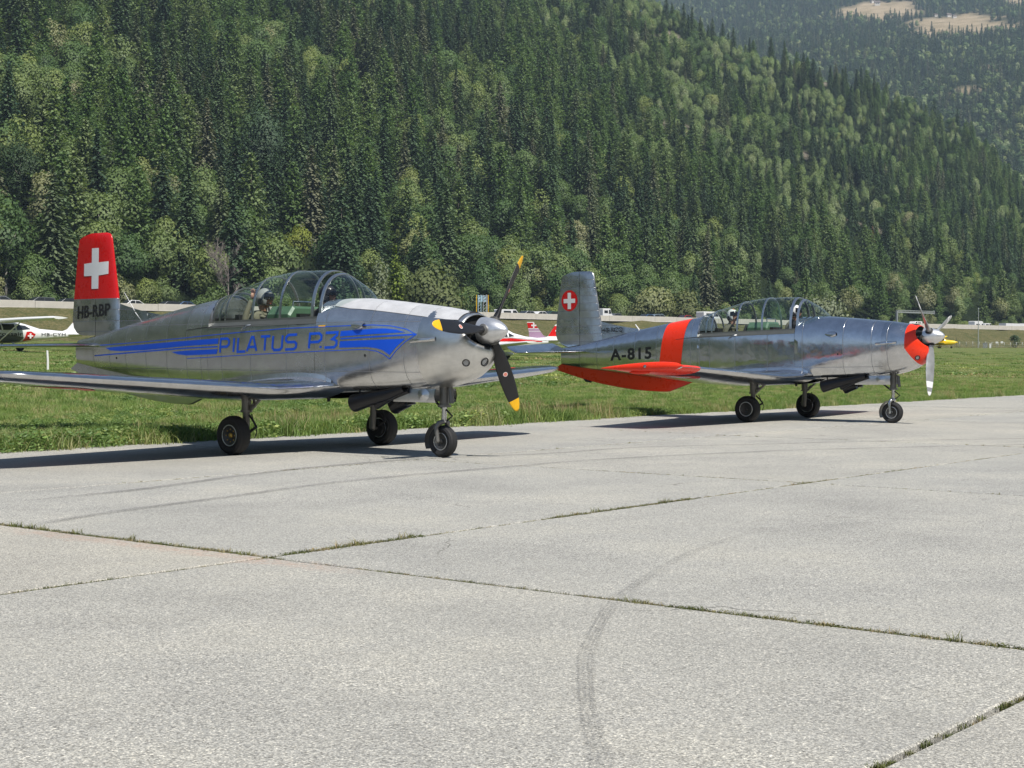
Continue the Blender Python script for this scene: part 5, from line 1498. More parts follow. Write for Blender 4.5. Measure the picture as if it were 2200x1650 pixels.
# ---------------------------------------------------------------- people in the cockpits
M_SKINF = simple('skin', (0.50, 0.27, 0.18), 0.5, var=.1)
M_OLIVE = simple('flight_suit_olive', (0.11, 0.105, 0.07), 0.85, var=.25)
M_KHAKI = simple('flight_suit_khaki', (0.20, 0.185, 0.13), 0.85, var=.25)
M_HELG = simple('helmet_grey', (0.36, 0.36, 0.34), 0.35)
M_HELW = simple('helmet_white', (0.78, 0.78, 0.76), 0.25)
M_HELD = simple('helmet_dark', (0.03, 0.03, 0.035), 0.4)
M_VISOR = simple('visor_black', (0.01, 0.01, 0.012), 0.12)
M_ORNG = simple('orange_patch', (0.75, 0.25, 0.02), 0.5)
def skin_body(name, verts, edges, rad, mat, parent):
    me = bpy.data.meshes.new(name); me.from_pydata(verts, edges, []); o = bpy.data.objects.new(name, me); COL.objects.link(o)
    sk = o.modifiers.new('s', 'SKIN'); lay = me.skin_vertices[0].data
    for i, r_ in enumerate(rad): lay[i].radius = (r_, r_) if not isinstance(r_, tuple) else r_
    lay[0].use_root = True
    sb = o.modifiers.new('u', 'SUBSURF'); sb.levels = 2; sb.render_levels = 2
    dg = bpy.context.evaluated_depsgraph_get(); m2 = bpy.data.meshes.new_from_object(o.evaluated_get(dg)); m2.name = name
    bpy.data.objects.remove(o); bpy.data.meshes.remove(me)
    m2.polygons.foreach_set('use_smooth', [True] * len(m2.polygons)); m2.materials.clear()
    return mesh_obj(name, m2, mat, parent)
def pilot(root, x, zh, label, suit, helm, yaw=0.0, pitch=0.0, raised=False, shoulders=.19, stripe=False, y=0.0):
    p = empty('person', (0, 0, 0)); p.matrix_world = root.matrix_world @ Matrix.Translation((x, y, 0)); tag(p, label, 'pilot', 'pilots sitting in the cockpits')
    dz = zh - 2.03
    V = [(.12, 0, 1.36 + dz), (.11, 0, 1.50 + dz), (.09, 0, 1.66 + dz), (.06, 0, 1.78 + dz), (.03, 0, 1.87 + dz), (.0, 0, 1.94 + dz)]
    Rr = [(.15, .13), (.14, .12), (.16, .125), (.13, .10), (.06, .06), (.055, .055)]; E_ = [(0, 1), (1, 2), (2, 3), (3, 4), (4, 5)]
    for s in (1, -1):
        b = len(V)
        if raised and s == 1: arm = [(.07, .17, 1.80 + dz), (.12, .28, 1.66 + dz), (.08, .25, 1.86 + dz), (.05, .20, 2.02 + dz)]; rr = [.07, .056, .042, .032]
        else: arm = [(.06, s * .18, 1.77 + dz), (.04, s * .27, 1.56 + dz), (-.18, s * .20, 1.48 + dz), (-.30, s * .10, 1.50 + dz)]; rr = [.075, .058, .045, .034]
        V += arm; Rr += rr; E_ += [(3, b), (b, b + 1), (b + 1, b + 2), (b + 2, b + 3)]
        b = len(V); V += [(.05, s * .10, 1.34 + dz), (-.38, s * .13, 1.42 + dz), (-.62, s * .13, 1.20)]; Rr += [.09, .07, .05]; E_ += [(0, b), (b, b + 1), (b + 1, b + 2)]
    skin_body('body', V, E_, Rr, suit, p)
    # hand with five fingers
    for s in (1, -1):
        if raised and s == 1: o_, d, u = Vector((.045, .19, 2.03 + dz)), Vector((-.15, -.1, 1)).normalized(), Vector((1, .2, 0)).normalized()
        else: o_, d, u = Vector((-.31, s * .09, 1.50 + dz)), Vector((-1, -.2 * s, .05)).normalized(), Vector((0, 0, 1))
        w = d.cross(u).normalized(); mb = MB(); mb.tube([o_, o_ + d * .05, o_ + d * .085], [.028, .036, .034], 10, flat=.55)
        for k, (l, q) in enumerate(((.062, -.030), (.074, -.011), (.070, .010), (.055, .029))):
            a = o_ + d * .08 + u * q * .9; mb.tube([a, a + d * l * .5 + w * .008, a + d * l * .85 + w * .03], [.0095, .0088, .007], 8)
        a = o_ + d * .025 + u * -.03; mb.tube([a, a - u * .03 + d * .025, a - u * .035 + d * .055 + w * .01], [.012, .010, .008], 8)
        mb.build('hand', M_SKINF, p, auto=None)
    # head: an egg with brow, nose, lips, chin and ears
    hd = empty('head', (-.02, 0, 2.03 + dz), 0, p); hd.rotation_euler = (0, R(pitch), R(yaw))
    n1, n2 = 28, 20; rows = []
    for i in range(n2 + 1):
        th = PI * i / n2; row = []
        for k in range(n1):
            ph = 2 * PI * k / n1; xx = -math.cos(ph) * math.sin(th); yy = math.sin(ph) * math.sin(th); zz = math.cos(th)
            ax = .098; fx = max(0, -xx)
            X = xx * ax; Y = yy * (.076 - .012 * max(0, -zz)); Z = zz * .118
            if zz < 0: X = X * (1 - .18 * -zz) - .012 * fx * -zz
            f = math.exp(-(yy / .22) ** 2) * (fx > .5)
            X -= .024 * f * math.exp(-((zz + .12) / .16) ** 2)              # nose
            X -= .008 * math.exp(-(yy / .38) ** 2) * (fx > .4) * math.exp(-((zz + .46) / .07) ** 2)   # lips
            X -= .010 * math.exp(-(yy / .35) ** 2) * (fx > .3) * math.exp(-((zz + .78) / .14) ** 2)   # chin
            X -= .006 * (fx > .4) * math.exp(-((zz - .2) / .08) ** 2)       # brow
            X += .007 * (fx > .4) * (math.exp(-((yy - .36) / .16) ** 2) + math.exp(-((yy + .36) / .16) ** 2)) * math.exp(-((zz - .04) / .1) ** 2)
            row.append((X, Y, Z))
        rows.append(row)
    fc = MB().grid(rows, close=True).build('face', M_SKINF, hd, auto=None)
    MB().tube([(.01, 0, -.05), (.03, 0, -.15)], [.055, .058], 14).build('neck', M_SKINF, hd)
    for s in (1, -1):
        MB().lathe([(0, -.004), (.010, -.002), (.012, .003)], 'X', 12, c=(-.086, s * .030, .004)).build('eye', M_DARK, hd)
    MB().tube([(-.092, .022, -.052), (-.100, 0, -.051), (-.092, -.022, -.052)], .004, 6).build('mouth', M_STICK, hd)
    # helmet shell, open at the face
    rows = []
    for i in range(15):
        th = PI * .74 * i / 14; row = []
        for k in range(33):
            ph = -PI * .74 + 2 * PI * .74 * k / 32 if th > 1.02 else -PI + 2 * PI * k / 32
            xx = math.cos(ph) * math.sin(th); yy = math.sin(ph) * math.sin(th); zz = math.cos(th); row.append((.012 + xx * .120, yy * .104, .014 + zz * .138))
        rows.append(row)
    hm = MB().grid(rows).build('helmet', helm, hd, auto=None); m_ = hm.modifiers.new('t', 'SOLIDIFY'); m_.thickness = .012; m_.offset = 0
    for s in (1, -1):
        MB().lathe([(0, s * .122), (.030, s * .120), (.042, s * .112), (.045, s * .095), (.040, s * .085)], 'Y', 18, c=(.012, 0, -.028)).build('earcup', M_HELD, hd)
    rows = []
    for i in range(7):
        th = PI * (.32 + .20 * i / 6); rows.append([(.004 - math.cos(ph) * math.sin(th) * .132, math.sin(ph) * math.sin(th) * .110, .018 + math.cos(th) * .140) for ph in np.linspace(-1.25, 1.25, 15)])
    MB().grid(rows).build('visor', M_VISOR, hd)
    if stripe:
        rows = [[(.012 + math.cos(a) * .128, q, .014 + math.sin(a) * .147) for q in (-.02, 0, .02)] for a in np.linspace(-.4, 2.2, 14)]
        MB().grid(rows).build('helmet_stripe', M_HELD if stripe == 'dark' else M_ORNG, hd)
    MB().tube([(-.02, .112, -.05), (-.09, .075, -.075), (-.112, .02, -.062)], .006, 6).lathe([(0, -.015), (.014, -.008), (.014, .01), (0, .014)], 'Y', 10, c=(-.114, .01, -.062)).build('microphone', M_DARK, hd)
    MB().tube([(.06, .09, -.23 + .0), (-.03, .085, -.24), (-.06, 0, -.25), (-.03, -.085, -.24), (.06, -.09, -.23)], .022, 8).build('collar', suit, hd)
    for s in (1, -1):
        MB().tube([(.10, s * .08, 1.86 + dz), (-.02, s * .09, 1.82 + dz), (-.06, s * .09, 1.62 + dz), (-.04, s * .06, 1.45 + dz)], .020, 6, flat=.3).build('harness', M_DARK, p)
    return p
pilot(rootA, 4.27, 2.04, 'rear pilot in grey banded helmet raising one hand under the blue-striped aircraft canopy', M_KHAKI, M_HELG, yaw=14, pitch=-6, raised=True, stripe='dark')
pilot(rootA, 3.06, 2.06, 'front pilot in dark helmet behind the windscreen of the blue-striped aircraft', M_OLIVE, M_HELD, yaw=10, pitch=0)
pilot(rootB, 4.36, 2.06, 'rear pilot in white helmet with orange mark in the orange-banded aircraft', M_OLIVE, M_HELW, yaw=-20, pitch=8, stripe='orange')
pilot(rootB, 2.99, 2.10, 'front pilot in white helmet behind the windscreen of the orange-banded aircraft', M_OLIVE, M_HELW, yaw=0, pitch=0)

# ---------------------------------------------------------------- things in the field and on the road
def dirv(px): a = math.atan((px - 1100) / FPX); return math.sin(a), math.cos(a)
# concrete barrier along the road, in cast panels
wall = tag(empty('concrete_wall'), 'long pale concrete wall of cast panels along the road above the grassy bank', 'wall')
M_WALL = simple('wall_concrete', (0.50, 0.47, 0.42), 0.9, var=.2, scale=1.3)
mb = MB(); L6 = 5.96
for sec in (0,):
    pr = [(-.16, -1.0), (-.16, .02), (-.13, .06), (-.10, .92), (-.07, .95), (.07, .95), (.10, .92), (.16, 0), (.16, -1.0)]
    rows = [[(x, p[0], p[1]) for p in pr] for x in (-L6 / 2, L6 / 2)]; mb.grid(rows, smooth=False); mb.poly(rows[0]); mb.poly(rows[1])
WPM = mb.mesh('panel', mats=[M_WALL])
t = -40.0
while t < 460:
    o = mesh_obj('panel', WPM, None, wall); o.location = (RN[0] * 190.9 + RT[0] * (t + 3), RN[1] * 190.9 + RT[1] * (t + 3), 6.86 + rng.uniform(-.03, .03)); o.rotation_euler = (0, 0, math.atan2(RT[1], RT[0])); t += 6.0
# drain holes in the wall seen as small dark marks
M_CARS = {n: simple('car_paint_' + n, c, 0.22, m) for n, c, m in (('white', (.75, .75, .75), 0), ('silver', (.45, .46, .48), .6), ('grey', (.16, .17, .18), .4), ('dark', (.03, .035, .045), .2), ('blue', (.06, .12, .24), .2), ('green', (.03, .10, .08), .2), ('red', (.35, .02, .02), .1), ('ltblue', (.30, .38, .45), .3))}
M_CGL = simple('car_window', (0.03, 0.035, 0.04), 0.08)
def car(px, kind, col, label, direction=1, n=195.5):
    x, y = at_n(px, n); ang = math.atan2(RT[1], RT[0]) + (0 if direction == 1 else PI)
    spec = {'car': (4.3, .88, [(-2.15, .35), (-2.15, .85), (-1.95, .98), (-1.5, 1.02), (-.85, 1.46), (.35, 1.50), (1.1, .98), (1.9, .86), (2.15, .7), (2.15, .35)], [(-1.38, 1.03), (-.82, 1.38), (.32, 1.42), (.95, 1.02)]),
            'estate': (4.6, .9, [(-2.3, .35), (-2.3, .95), (-2.15, 1.05), (-1.9, 1.5), (.3, 1.58), (1.15, 1.05), (2.05, .9), (2.3, .72), (2.3, .35)], [(-2.05, 1.08), (-1.82, 1.42), (.26, 1.50), (1.0, 1.08)]),
            'van': (5.2, 1.0, [(-2.6, .35), (-2.6, 2.15), (-2.5, 2.28), (1.3, 2.3), (2.0, 1.35), (2.5, 1.1), (2.6, .8), (2.6, .35)], [(.5, 1.35), (.5, 2.05), (1.25, 2.08), (1.8, 1.38)]),
            'camper': (6.4, 1.1, [(-3.2, .4), (-3.2, 2.8), (-3.0, 2.95), (1.4, 3.0), (2.3, 2.75), (2.2, 2.2), (2.6, 1.4), (3.1, 1.15), (3.2, .8), (3.2, .4)], [(1.3, 1.4), (1.4, 2.05), (2.05, 2.05), (2.45, 1.42)])}[kind]
    ln, hw, prof, win = spec; root = empty('parked_car' if 0 else ('road_car' if kind in ('car', 'estate') else kind), (x, y, 6.9), ang)
    tag(root, label, 'car' if kind in ('car', 'estate') else 'van' if kind == 'van' else 'camper van', 'vehicles on the road above the bank')
    mb = MB(); rows = [[(a, s * hw * (1 if z < 1.1 else (1 - .12 * (z - 1.05) if kind in ('car', 'estate') else 1 - .03 * (z - 1))), z) for a, z in prof] for s in (-1, -.97, .97, 1)]
    rows = [[(a * (1 if i in (1, 2) else .985), y_, z - (0 if i in (1, 2) else .03)) for a, y_, z in rows[i]] for i in range(4)]
    mb.grid(rows, close=True, smooth=False); mb.poly(rows[0]); mb.poly(rows[-1]); mb.build('body', M_CARS[col], root)
    for s in (1, -1):
        f = lambda z: s * (hw * (1 - .12 * (z - 1.05) if kind in ('car', 'estate') else 1 - .03 * (z - 1)) + .012)
        if kind in ('car', 'estate'):
            a0, a1 = win[0][0], win[3][0]; mid = (a0 + a1) / 2
            for q0, q1, t0, t1 in ((win[0], (mid - .04, win[0][1]), win[1], (mid - .04, win[2][1])), ((mid + .04, win[3][1]), win[3], (mid + .04, win[2][1]), win[2])):
                pts = [q0, q1, t1, t0] if t1[0] != win[2][0] else [q0, q1, t1, t0]; MB().poly([(a, f(z), z) for a, z in pts]).build('window', M_CGL, root)
        else: MB().poly([(a, f(z), z) for a, z in win]).build('window', M_CGL, root)
        if kind in ('van', 'camper'): MB().poly([(a, f(z), z) for a, z in ((-ln * .36, 1.45), (0.0, 1.45), (0.0, 1.95), (-ln * .36, 1.95))]).build('window', M_CGL, root)
        for xw in (-ln * .31, ln * .31):
            o = MB().lathe([(0, -.1), (.2, -.1), (.32, -.09), (.32, .09), (.2, .1), (0, .1)], 'Y', 20, c=(xw, s * (hw - .1), .32)).build('wheel', M_TYRE, root)
    if kind in ('car', 'estate'):
        w0, w1 = prof[5] if kind == 'car' else prof[4], prof[6] if kind == 'car' else prof[5]
        MB().poly([(w0[0] + .06, -hw * .8, w0[1] - .01), (w0[0] + .06, hw * .8, w0[1] - .01), (w1[0] + .02, hw * .86, w1[1] + .04), (w1[0] + .02, -hw * .86, w1[1] + .04)]).build('windscreen', M_CGL, root)
    if px > 1900: root.scale = (.68, .8, .66)
    return root
car(2, 'estate', 'silver', 'silver car at the left edge, partly behind the concrete wall')
car(82, 'estate', 'grey', 'grey estate car with roof rails left of the red fin', -1)
car(148, 'car', 'dark', 'dark low car just left of the red fin, only its roof above the wall')
car(282, 'car', 'white', 'white car roof behind the spine of the nearer silver aircraft', -1)
car(366, 'car', 'dark', 'dark car left of its navy neighbour, above the rear fuselage of the nearer aircraft')
car(393, 'car', 'blue', 'navy car following a dark one behind the wall', -1)
car(1090, 'van', 'white', 'white pickup-like van beside the upright black propeller blade').scale = (.9, .9, .72)
car(1130, 'car', 'silver', 'silver car between the propeller and the far fin', -1)
car(1160, 'car', 'white', 'small white car half hidden beside the dark green one')
car(1181, 'estate', 'green', 'dark green estate car just left of the far fin', -1)
car(1298, 'van', 'white', 'tall white box van at the right edge of the far fin').scale = (.5, .9, 1.0)
car(1322, 'car', 'grey', 'grey car right of the tall white box van')
car(1388, 'car', 'blue', 'dark blue car left of the pale blue one above the far tail', -1)
car(1414, 'estate', 'ltblue', 'pale blue estate car above the tail of the far aircraft')
car(1470, 'car', 'red', 'dark red car left of the far canopy', -1)
car(1522, 'van', 'white', 'white van showing through the rear of the far canopy')
car(1965, 'van', 'white', 'white van above the orange-red nose of the far aircraft', -1)
car(2017, 'estate', 'dark', 'dark car between the grey propeller blades')
car(2054, 'car', 'grey', 'grey car right of the far propeller', -1)
car(2075, 'car', 'ltblue', 'pale blue car left of the white camper')
car(2097, 'camper', 'white', 'white camper behind the tall thin pole')
car(2117, 'van', 'white', 'white van following the camper')
car(2132, 'car', 'dark', 'dark green-grey car behind the white van', -1)
# articulated lorry
x, y = at_n(2180, 196); lr = tag(empty('truck', (x, y, 6.9), math.atan2(RT[1], RT[0])), 'long white articulated lorry at the right end of the road', 'truck', 'vehicles on the road above the bank')
lr.scale = (.8, .8, .72)
MB().box(-7.5, 4.6, -1.2, 1.2, 1.0, 2.3).build('trailer', M_CARS['white'], lr); MB().box(5.0, 7.0, -1.15, 1.15, .6, 2.5).build('cab', M_CARS['white'], lr); MB().box(7.0, 7.02, -1.0, 1.0, 1.5, 2.2).build('windscreen', M_CGL, lr)
for xw in (-6.5, -5.3, -4.1, 2.8, 6.0): MB().lathe([(0, -1.1), (.5, -1.1), (.5, 1.1), (0, 1.1)], 'Y', 16, c=(xw, 0, .5)).build('wheel', M_TYRE, lr)

M_GALV = simple('galvanised_steel', (0.46, 0.48, 0.49), 0.5, 0.6)
M_LBLUE = simple('sign_back_blue', (0.36, 0.52, 0.60), 0.6)
# lattice frame seen over the nearer cowling
x, y = at_n(1036, 206); lt = tag(empty('lattice_tower', (x, y, 6.0), math.atan2(-x, y) + .1), 'small pale steel lattice frame rising beside the road above the silver cowling', 'mast')
for sx_, m_ in ((-1.05, M_YEL), (-.75, M_LBLUE), (-.25, M_LBLUE), (.15, M_GALV), (.75, M_GALV), (.85, M_GALV), (1.05, M_YEL)):
    MB().box(sx_ - .05, sx_ + .05, -.05, .05, 0, 5.4).build('upright', m_, lt)
for z in np.arange(.6, 5.4, .55):
    MB().tube([(-.75, 0, z), (-.25, 0, z + .4)], .04, 6).tube([(.15, 0, z), (.75, 0, z + .45)], .04, 6).build('brace', M_GALV, lt)
MB().box(-.8, .9, .1, .14, 4.2, 5.3).build('back_panel', M_LBLUE, lt)
# sign gantry
x, y = at_n(1926, 192.4); x2, y2 = at_n(2006, 192.4)
g = tag(empty('sign_gantry', (x, y, 6.1), math.atan2(y2 - y, x2 - x)), 'pale steel sign gantry with one upright left of the far propeller', 'gantry'); ln = math.hypot(x2 - x, y2 - y)
MB().box(-.18, .18, -.18, .18, 0, 4.4).build('upright', M_GALV, g); MB().box(0, ln, -.2, .2, 4.0, 4.28).box(0, ln, -.2, .2, 4.45, 4.6).build('beam', M_GALV, g)
for k in range(14): MB().box(k * ln / 14, k * ln / 14 + .12, -.1, .1, 4.28, 4.45).build('strut', M_GALV, g)
MB().box(ln - .25, ln, -.2, .2, 3.9, 4.7).build('end_cap', M_GALV, g)
# lamp pole, fence, cabinets at the end of the field
x, y = at_n(2101, 168); z = field_z(x, y); pl = tag(empty('pole', (x, y, z)), 'tall thin grey pole standing at the end of the grass right of the propeller', 'pole')
MB().tube([(0, 0, 0), (0, 0, 7.9)], [.10, .06], 10).build('shaft', M_GALV, pl); MB().lathe([(0, 7.9), (.14, 7.9), (.12, 8.1), (0, 8.15)], 'Z', 10).build('cap', M_GALV, pl)
x, y = at_n(512 + 1087, 212)
fn = tag(empty('wire_fence'), 'low wire fence with thin posts at the foot of the bank on the right', 'fence'); pts = []
pm = MB().tube([(0, 0, -.1), (0, 0, 1.25)], .035, 6).mesh('post', mats=[M_GALV])
tt = 150
while tt < 330:
    X = RN[0] * 171 + RT[0] * tt; Y = RN[1] * 171 + RT[1] * tt; Z = field_z(X, Y); o = mesh_obj('post', pm, None, fn); o.location = (X, Y, Z); pts.append(Vector((X, Y, Z))); tt += 2.5
for h_ in (.35, .75, 1.15): MB().tube([p + Vector((0, 0, h_)) for p in pts], .012, 4).build('wire', M_GALV, fn)
for px_, w_, h_, m_, lb in ((2116, .9, 1.05, M_CARS['silver'], 'pale grey switch cabinet standing at the fence right of the pole'), (2127, .35, .9, M_WHITE, 'narrow white marker box beside the grey cabinet'), (2141, .45, .35, M_WHITE, 'small white board low on a stake, left of its twin'), (2152, .5, .4, M_WHITE, 'small white board on a stake near the round shrub')):
    x, y = at_n(px_, 167); z = field_z(x, y); o = tag(empty('cabinet' if w_ > .6 else 'marker_board', (x, y, z), -.3), lb, 'cabinet' if w_ > .6 else 'marker')
    if w_ > .4 and w_ < .6: MB().tube([(0, 0, 0), (0, 0, 1.0)], .03, 6).build('stake', M_GALV, o); MB().box(-w_ / 2, w_ / 2, -.02, .02, .95, .95 + h_).build('board', m_, o)
    else: MB().box(-w_ / 2, w_ / 2, -.25, .25, 0, h_).box(-w_ / 2 - .03, w_ / 2 + .03, -.28, .28, h_, h_ + .05).build('housing', m_, o); MB().box(-w_ / 2 + .06, w_ / 2 - .06, -.262, -.25, .1, h_ - .08).build('door', m_, o)
# white stake in the grass near the tail
x, y = -7.2, 24.6
st = tag(empty('marker_stake', (-17.9, 60.0, field_z(-17.9, 60.0)), 0), 'thin white stake standing in the grass under the tailplane of the nearer aircraft', 'stake')
MB().tube([(0, 0, -.1), (.0, 0, .4), (-.02, 0, .72)], [.045, .04, .04], 8).build('stake_shaft', M_WHITE, st); MB().lathe([(0, .72), (.044, .71), (.04, .74), (0, .75)], 'Z', 8, c=(-.02, 0, 0)).build('cap', M_WHITE, st)

# ---- light aircraft parked in the field
M_GREYP = simple('grey_belly_paint', (0.10, 0.11, 0.11), 0.4); M_PINK = simple('violet_stripe_paint', (0.45, 0.28, 0.42), 0.4); M_YELP = simple('yellow_aircraft_paint', (0.85, 0.60, 0.01), 0.4)
def light_plane(loc, rz, label, kind, body=M_WHITE, stripes=None, fin_top=None, wings=1):
    """x forward, y to port, z up"""
    o = tag(empty('light_aircraft', loc, rz), label, 'aircraft', 'light aircraft parked out on the grass')
    hi = kind == 'high'
    st = [(2.6, .25, .95, 1.3), (2.3, .38, .75, 1.45), (1.4, .48, .62, 1.55), (.9, .52, .58, 1.75 if hi else 1.62), (.3, .55, .56, 2.12 if hi else 2.05), (-.6, .54, .58, 2.14 if hi else 2.08), (-1.3, .47, .65, 1.95 if hi else 1.72), (-2.2, .34, .80, 1.62 if hi else 1.5), (-3.4, .22, .95, 1.5 if hi else 1.38), (-4.6, .10, 1.08, 1.42 if hi else 1.28), (-4.9, .05, 1.15, 1.38 if hi else 1.25)]
    rows = []
    for x, w, zb, zt in st:
        row = []
        for k in range(24):
            a = 2 * PI * k / 24; c, s = math.cos(a), math.sin(a); row.append((x, math.copysign(abs(c) ** .75, c) * w * (1 if s < .2 else 1 - .25 * (s - .2)), (zt + zb) / 2 + math.copysign(abs(s) ** .8, s) * (zt - zb) / 2))
        rows.append(row)
    mb = MB().grid(rows, close=True); mb.poly(rows[0]); mb.poly(rows[-1]); fu = mb.build('fuselage', body, o, auto=60)
    zw = 2.12 if hi else .85
    for lv in range(wings):
        zz = zw + 1.25 * lv
        for s in (1, -1):
            rows = []
            for y_, x0, c in ((.4, .75, 1.55), (2.6, .75, 1.55), (5.0, .70, 1.15), (5.4, .55, .8)):
                rows.append([(x0 - q * c, s * y_, zz + .03 * (y_ - .4) * (1 if hi else 1.6) + foil(q, .23 if hi else .15) * c * sg) for sg, qs in ((1, (0, .02, .1, .3, .6, 1)), (-1, (1, .6, .3, .1, .02))) for q in qs])
            mb = MB().grid(rows, close=True); mb.poly(rows[-1]); mb.poly(rows[0]); mb.build('wing', body, o, auto=50)
            if hi: MB().tube([(.45, s * .5, .72), (.5, s * 2.6, 2.12)], .035, 8).build('strut', body, o)
    for s in (1, -1):
        rows = [[(x0 - q * c, s * y_, 1.25 + foil(q, .1) * c * sg) for sg, qs in ((1, (0, .05, .3, .7, 1)), (-1, (.7, .3, .05))) for q in qs] for y_, x0, c in ((.05, -3.9, 1.1), (1.6, -4.2, .85), (1.72, -4.35, .6))]
        mb = MB().grid(rows, close=True); mb.poly(rows[-1]); mb.build('tailplane', body, o, auto=50)
    fo = [(-3.5, 1.38), (-4.0, 1.62), (-4.75, 2.62), (-5.25, 2.62), (-5.1, 1.9), (-5.05, 1.25), (-4.6, 1.15)] if hi else [(-3.4, 1.32), (-3.95, 1.5), (-4.55, 2.28), (-4.75, 2.36), (-5.0, 2.34), (-5.05, 1.7), (-5.15, 1.3), (-4.6, 1.1)]
    def slab(pts, t, nm, m, par): 
        mb = MB(); mb.add([(x, t, z) for x, z in pts] + [(x, -t, z) for x, z in pts], [tuple(range(len(pts))), tuple(range(2 * len(pts) - 1, len(pts) - 1, -1))] + [(i, (i + 1) % len(pts), len(pts) + (i + 1) % len(pts), len(pts) + i) for i in range(len(pts))]); return mb.build(nm, m, par)
    fi = slab(fo, .04, 'fin', body, o)
    if fin_top:
        zc = fin_top[0]
        def clip(a, b):
            bm = bmesh.new(); vs = [bm.verts.new((x, 0, z)) for x, z in fo]; bm.faces.new(vs)
            for z_, n_ in ((a, -1), (b, 1)):
                r_ = bmesh.ops.bisect_plane(bm, geom=bm.verts[:] + bm.edges[:] + bm.faces[:], plane_co=(0, 0, z_), plane_no=(0, 0, n_), clear_outer=True)
            pl = [[(v.co.x, v.co.z) for v in f.verts] for f in bm.faces]; bm.free(); return pl
        for a, b, m in fin_top[1]:
            for pl in clip(a, b): slab(pl, .046, 'fin_band', m, fi)
        cx = -4.72 if hi else -4.72; cz = fin_top[2]; q, w = .055, .19
        for s in (1, -1):
            MB().box(cx - q, cx + q, s * .05 - .002, s * .05 + .002, cz - w, cz + w).box(cx - w, cx - q, s * .05 - .002, s * .05 + .002, cz - q, cz + q).box(cx + q, cx + w, s * .05 - .002, s * .05 + .002, cz - q, cz + q).build('white_cross', M_WHITE, fi)
    # cabin windows
    def side(x, z):
        for i in range(len(st) - 1):
            if st[i][0] >= x >= st[i + 1][0]:
                t = (st[i][0] - x) / (st[i][0] - st[i + 1][0]); w, zb, zt = [st[i][j] * (1 - t) + st[i + 1][j] * t for j in (1, 2, 3)]; s = (z - (zt + zb) / 2) / ((zt - zb) / 2); s = max(-1, min(1, s)); a = math.asin(math.copysign(abs(s) ** 1.25, s)); c = math.cos(a); return abs(c) ** .75 * w * (1 if math.sin(a) < .2 else 1 - .25 * (math.sin(a) - .2))
        return .1
    wins = ([[(.95, 1.50), (.35, 1.50), (.35, 1.92), (.75, 1.92)], [(.27, 1.50), (-.45, 1.50), (-.45, 1.92), (.27, 1.94)], [(-.55, 1.50), (-1.45, 1.58), (-1.15, 1.82), (-.55, 1.90)]] if hi else [[(.85, 1.50), (.2, 1.45), (.2, 1.85), (.5, 1.85)], [(.1, 1.45), (-.7, 1.45), (-.6, 1.82), (.1, 1.86)], [(-.8, 1.45), (-1.3, 1.5), (-.8, 1.72)]])
    for s in (1, -1):
        for wq in wins: drape('cabin_window', [[(-a, b) for a, b in wq]], lambda x, z: side(-x, z), M_CGL, o, side=s, off=.012, dx=.2, dz=.15)
        for ob in list(o.children):
            pass
    for ob in [c for c in o.children if c.name.startswith('cabin_window')]:
        for v in ob.data.vertices: v.co.x = -v.co.x
    for pl, m, nm in (stripes or []):
        for s in (1, -1):
            d = drape(nm, [[(-a, b) for a, b in pl]], lambda x, z: side(-x, z), m, o, side=s, off=.014, dx=.25, dz=.1)
            for v in d.data.vertices: v.co.x = -v.co.x
    for s in (1, -1):
        MB().tube([(-.35, s * .4, .62), (-.35, s * 1.05, .28)], .04, 8).build('gear_leg', body, o)
        MB().lathe([(0, -.08), (.2, -.07), (.24, 0), (.2, .07), (0, .08)], 'Y', 18, c=(-.35, s * 1.1, .24)).build('wheel', M_TYRE, o)
        MB().lathe([(0, -.5), (.1, -.38), (.15, 0), (.12, .2), (0, .36)], 'X', 14, c=(-.35, s * 1.1, .34)).build('wheel_spat', body, o)
    MB().tube([(1.75, 0, .7), (1.8, 0, .25)], .04, 8).build('nose_leg', body, o); MB().lathe([(0, -.06), (.18, -.05), (.2, 0), (.18, .05), (0, .06)], 'Y', 16, c=(1.8, 0, .2)).build('wheel', M_TYRE, o)
    MB().lathe([(0, 2.95), (.1, 2.85), (.17, 2.6), (0, 2.6)], 'X', 16, c=(0, 0, 1.15)).build('spinner', body, o)
    MB().box(2.66, 2.7, -.07, .07, .2, 2.1).build('propeller', M_DARK, o)
    return o
def dxy(px, d): s_ = (px - 1100) / FPX; return s_ * d, d
x, y = dxy(4, 105)
lp1 = light_plane((x, y, field_z(x, y)), PI + R(51), 'white high-wing light aircraft with dark belly and red emblem, left of the red fin', 'high',
    stripes=[([(2.2, .80), (.0, .62), (-.8, .70), (-1.0, 1.0), (-.4, 1.12), (2.2, 1.05)], M_GREYP, 'belly_paint'), ([(-1.0, .72), (-1.5, .8), (-1.75, 1.22), (-1.45, 1.42), (-1.15, 1.38)], M_RED, 'red_emblem')], fin_top=(2.0, [(2.1, 2.7, M_RED)], 2.35))
lp1.scale = (1.3, 1.3, .96)
def lp_side(x, z): return float(np.interp(-x, [-2.6, -1.4, .3, 1.3, 2.2, 3.4, 4.9], [.25, .48, .55, .47, .34, .22, .05])) * (1 if z < 1.5 else .96)
lx = lambda q, z: (q, z)
drape_text('lettering', 'Crossair', ((.95, 1.10), (-.92, 1.10), (.95, 1.36), (-.92, 1.36)), lp_side, M_BLACKP, lp1, bold=.02, off=.03, dx=.3, dz=.2)
drape_text('registration', 'HB-CYH', ((-2.15, 1.12), (-3.75, 1.14), (-2.15, 1.34), (-3.75, 1.34)), lp_side, M_BLACKP, lp1, bold=.005, off=.02, dx=.3, dz=.2)
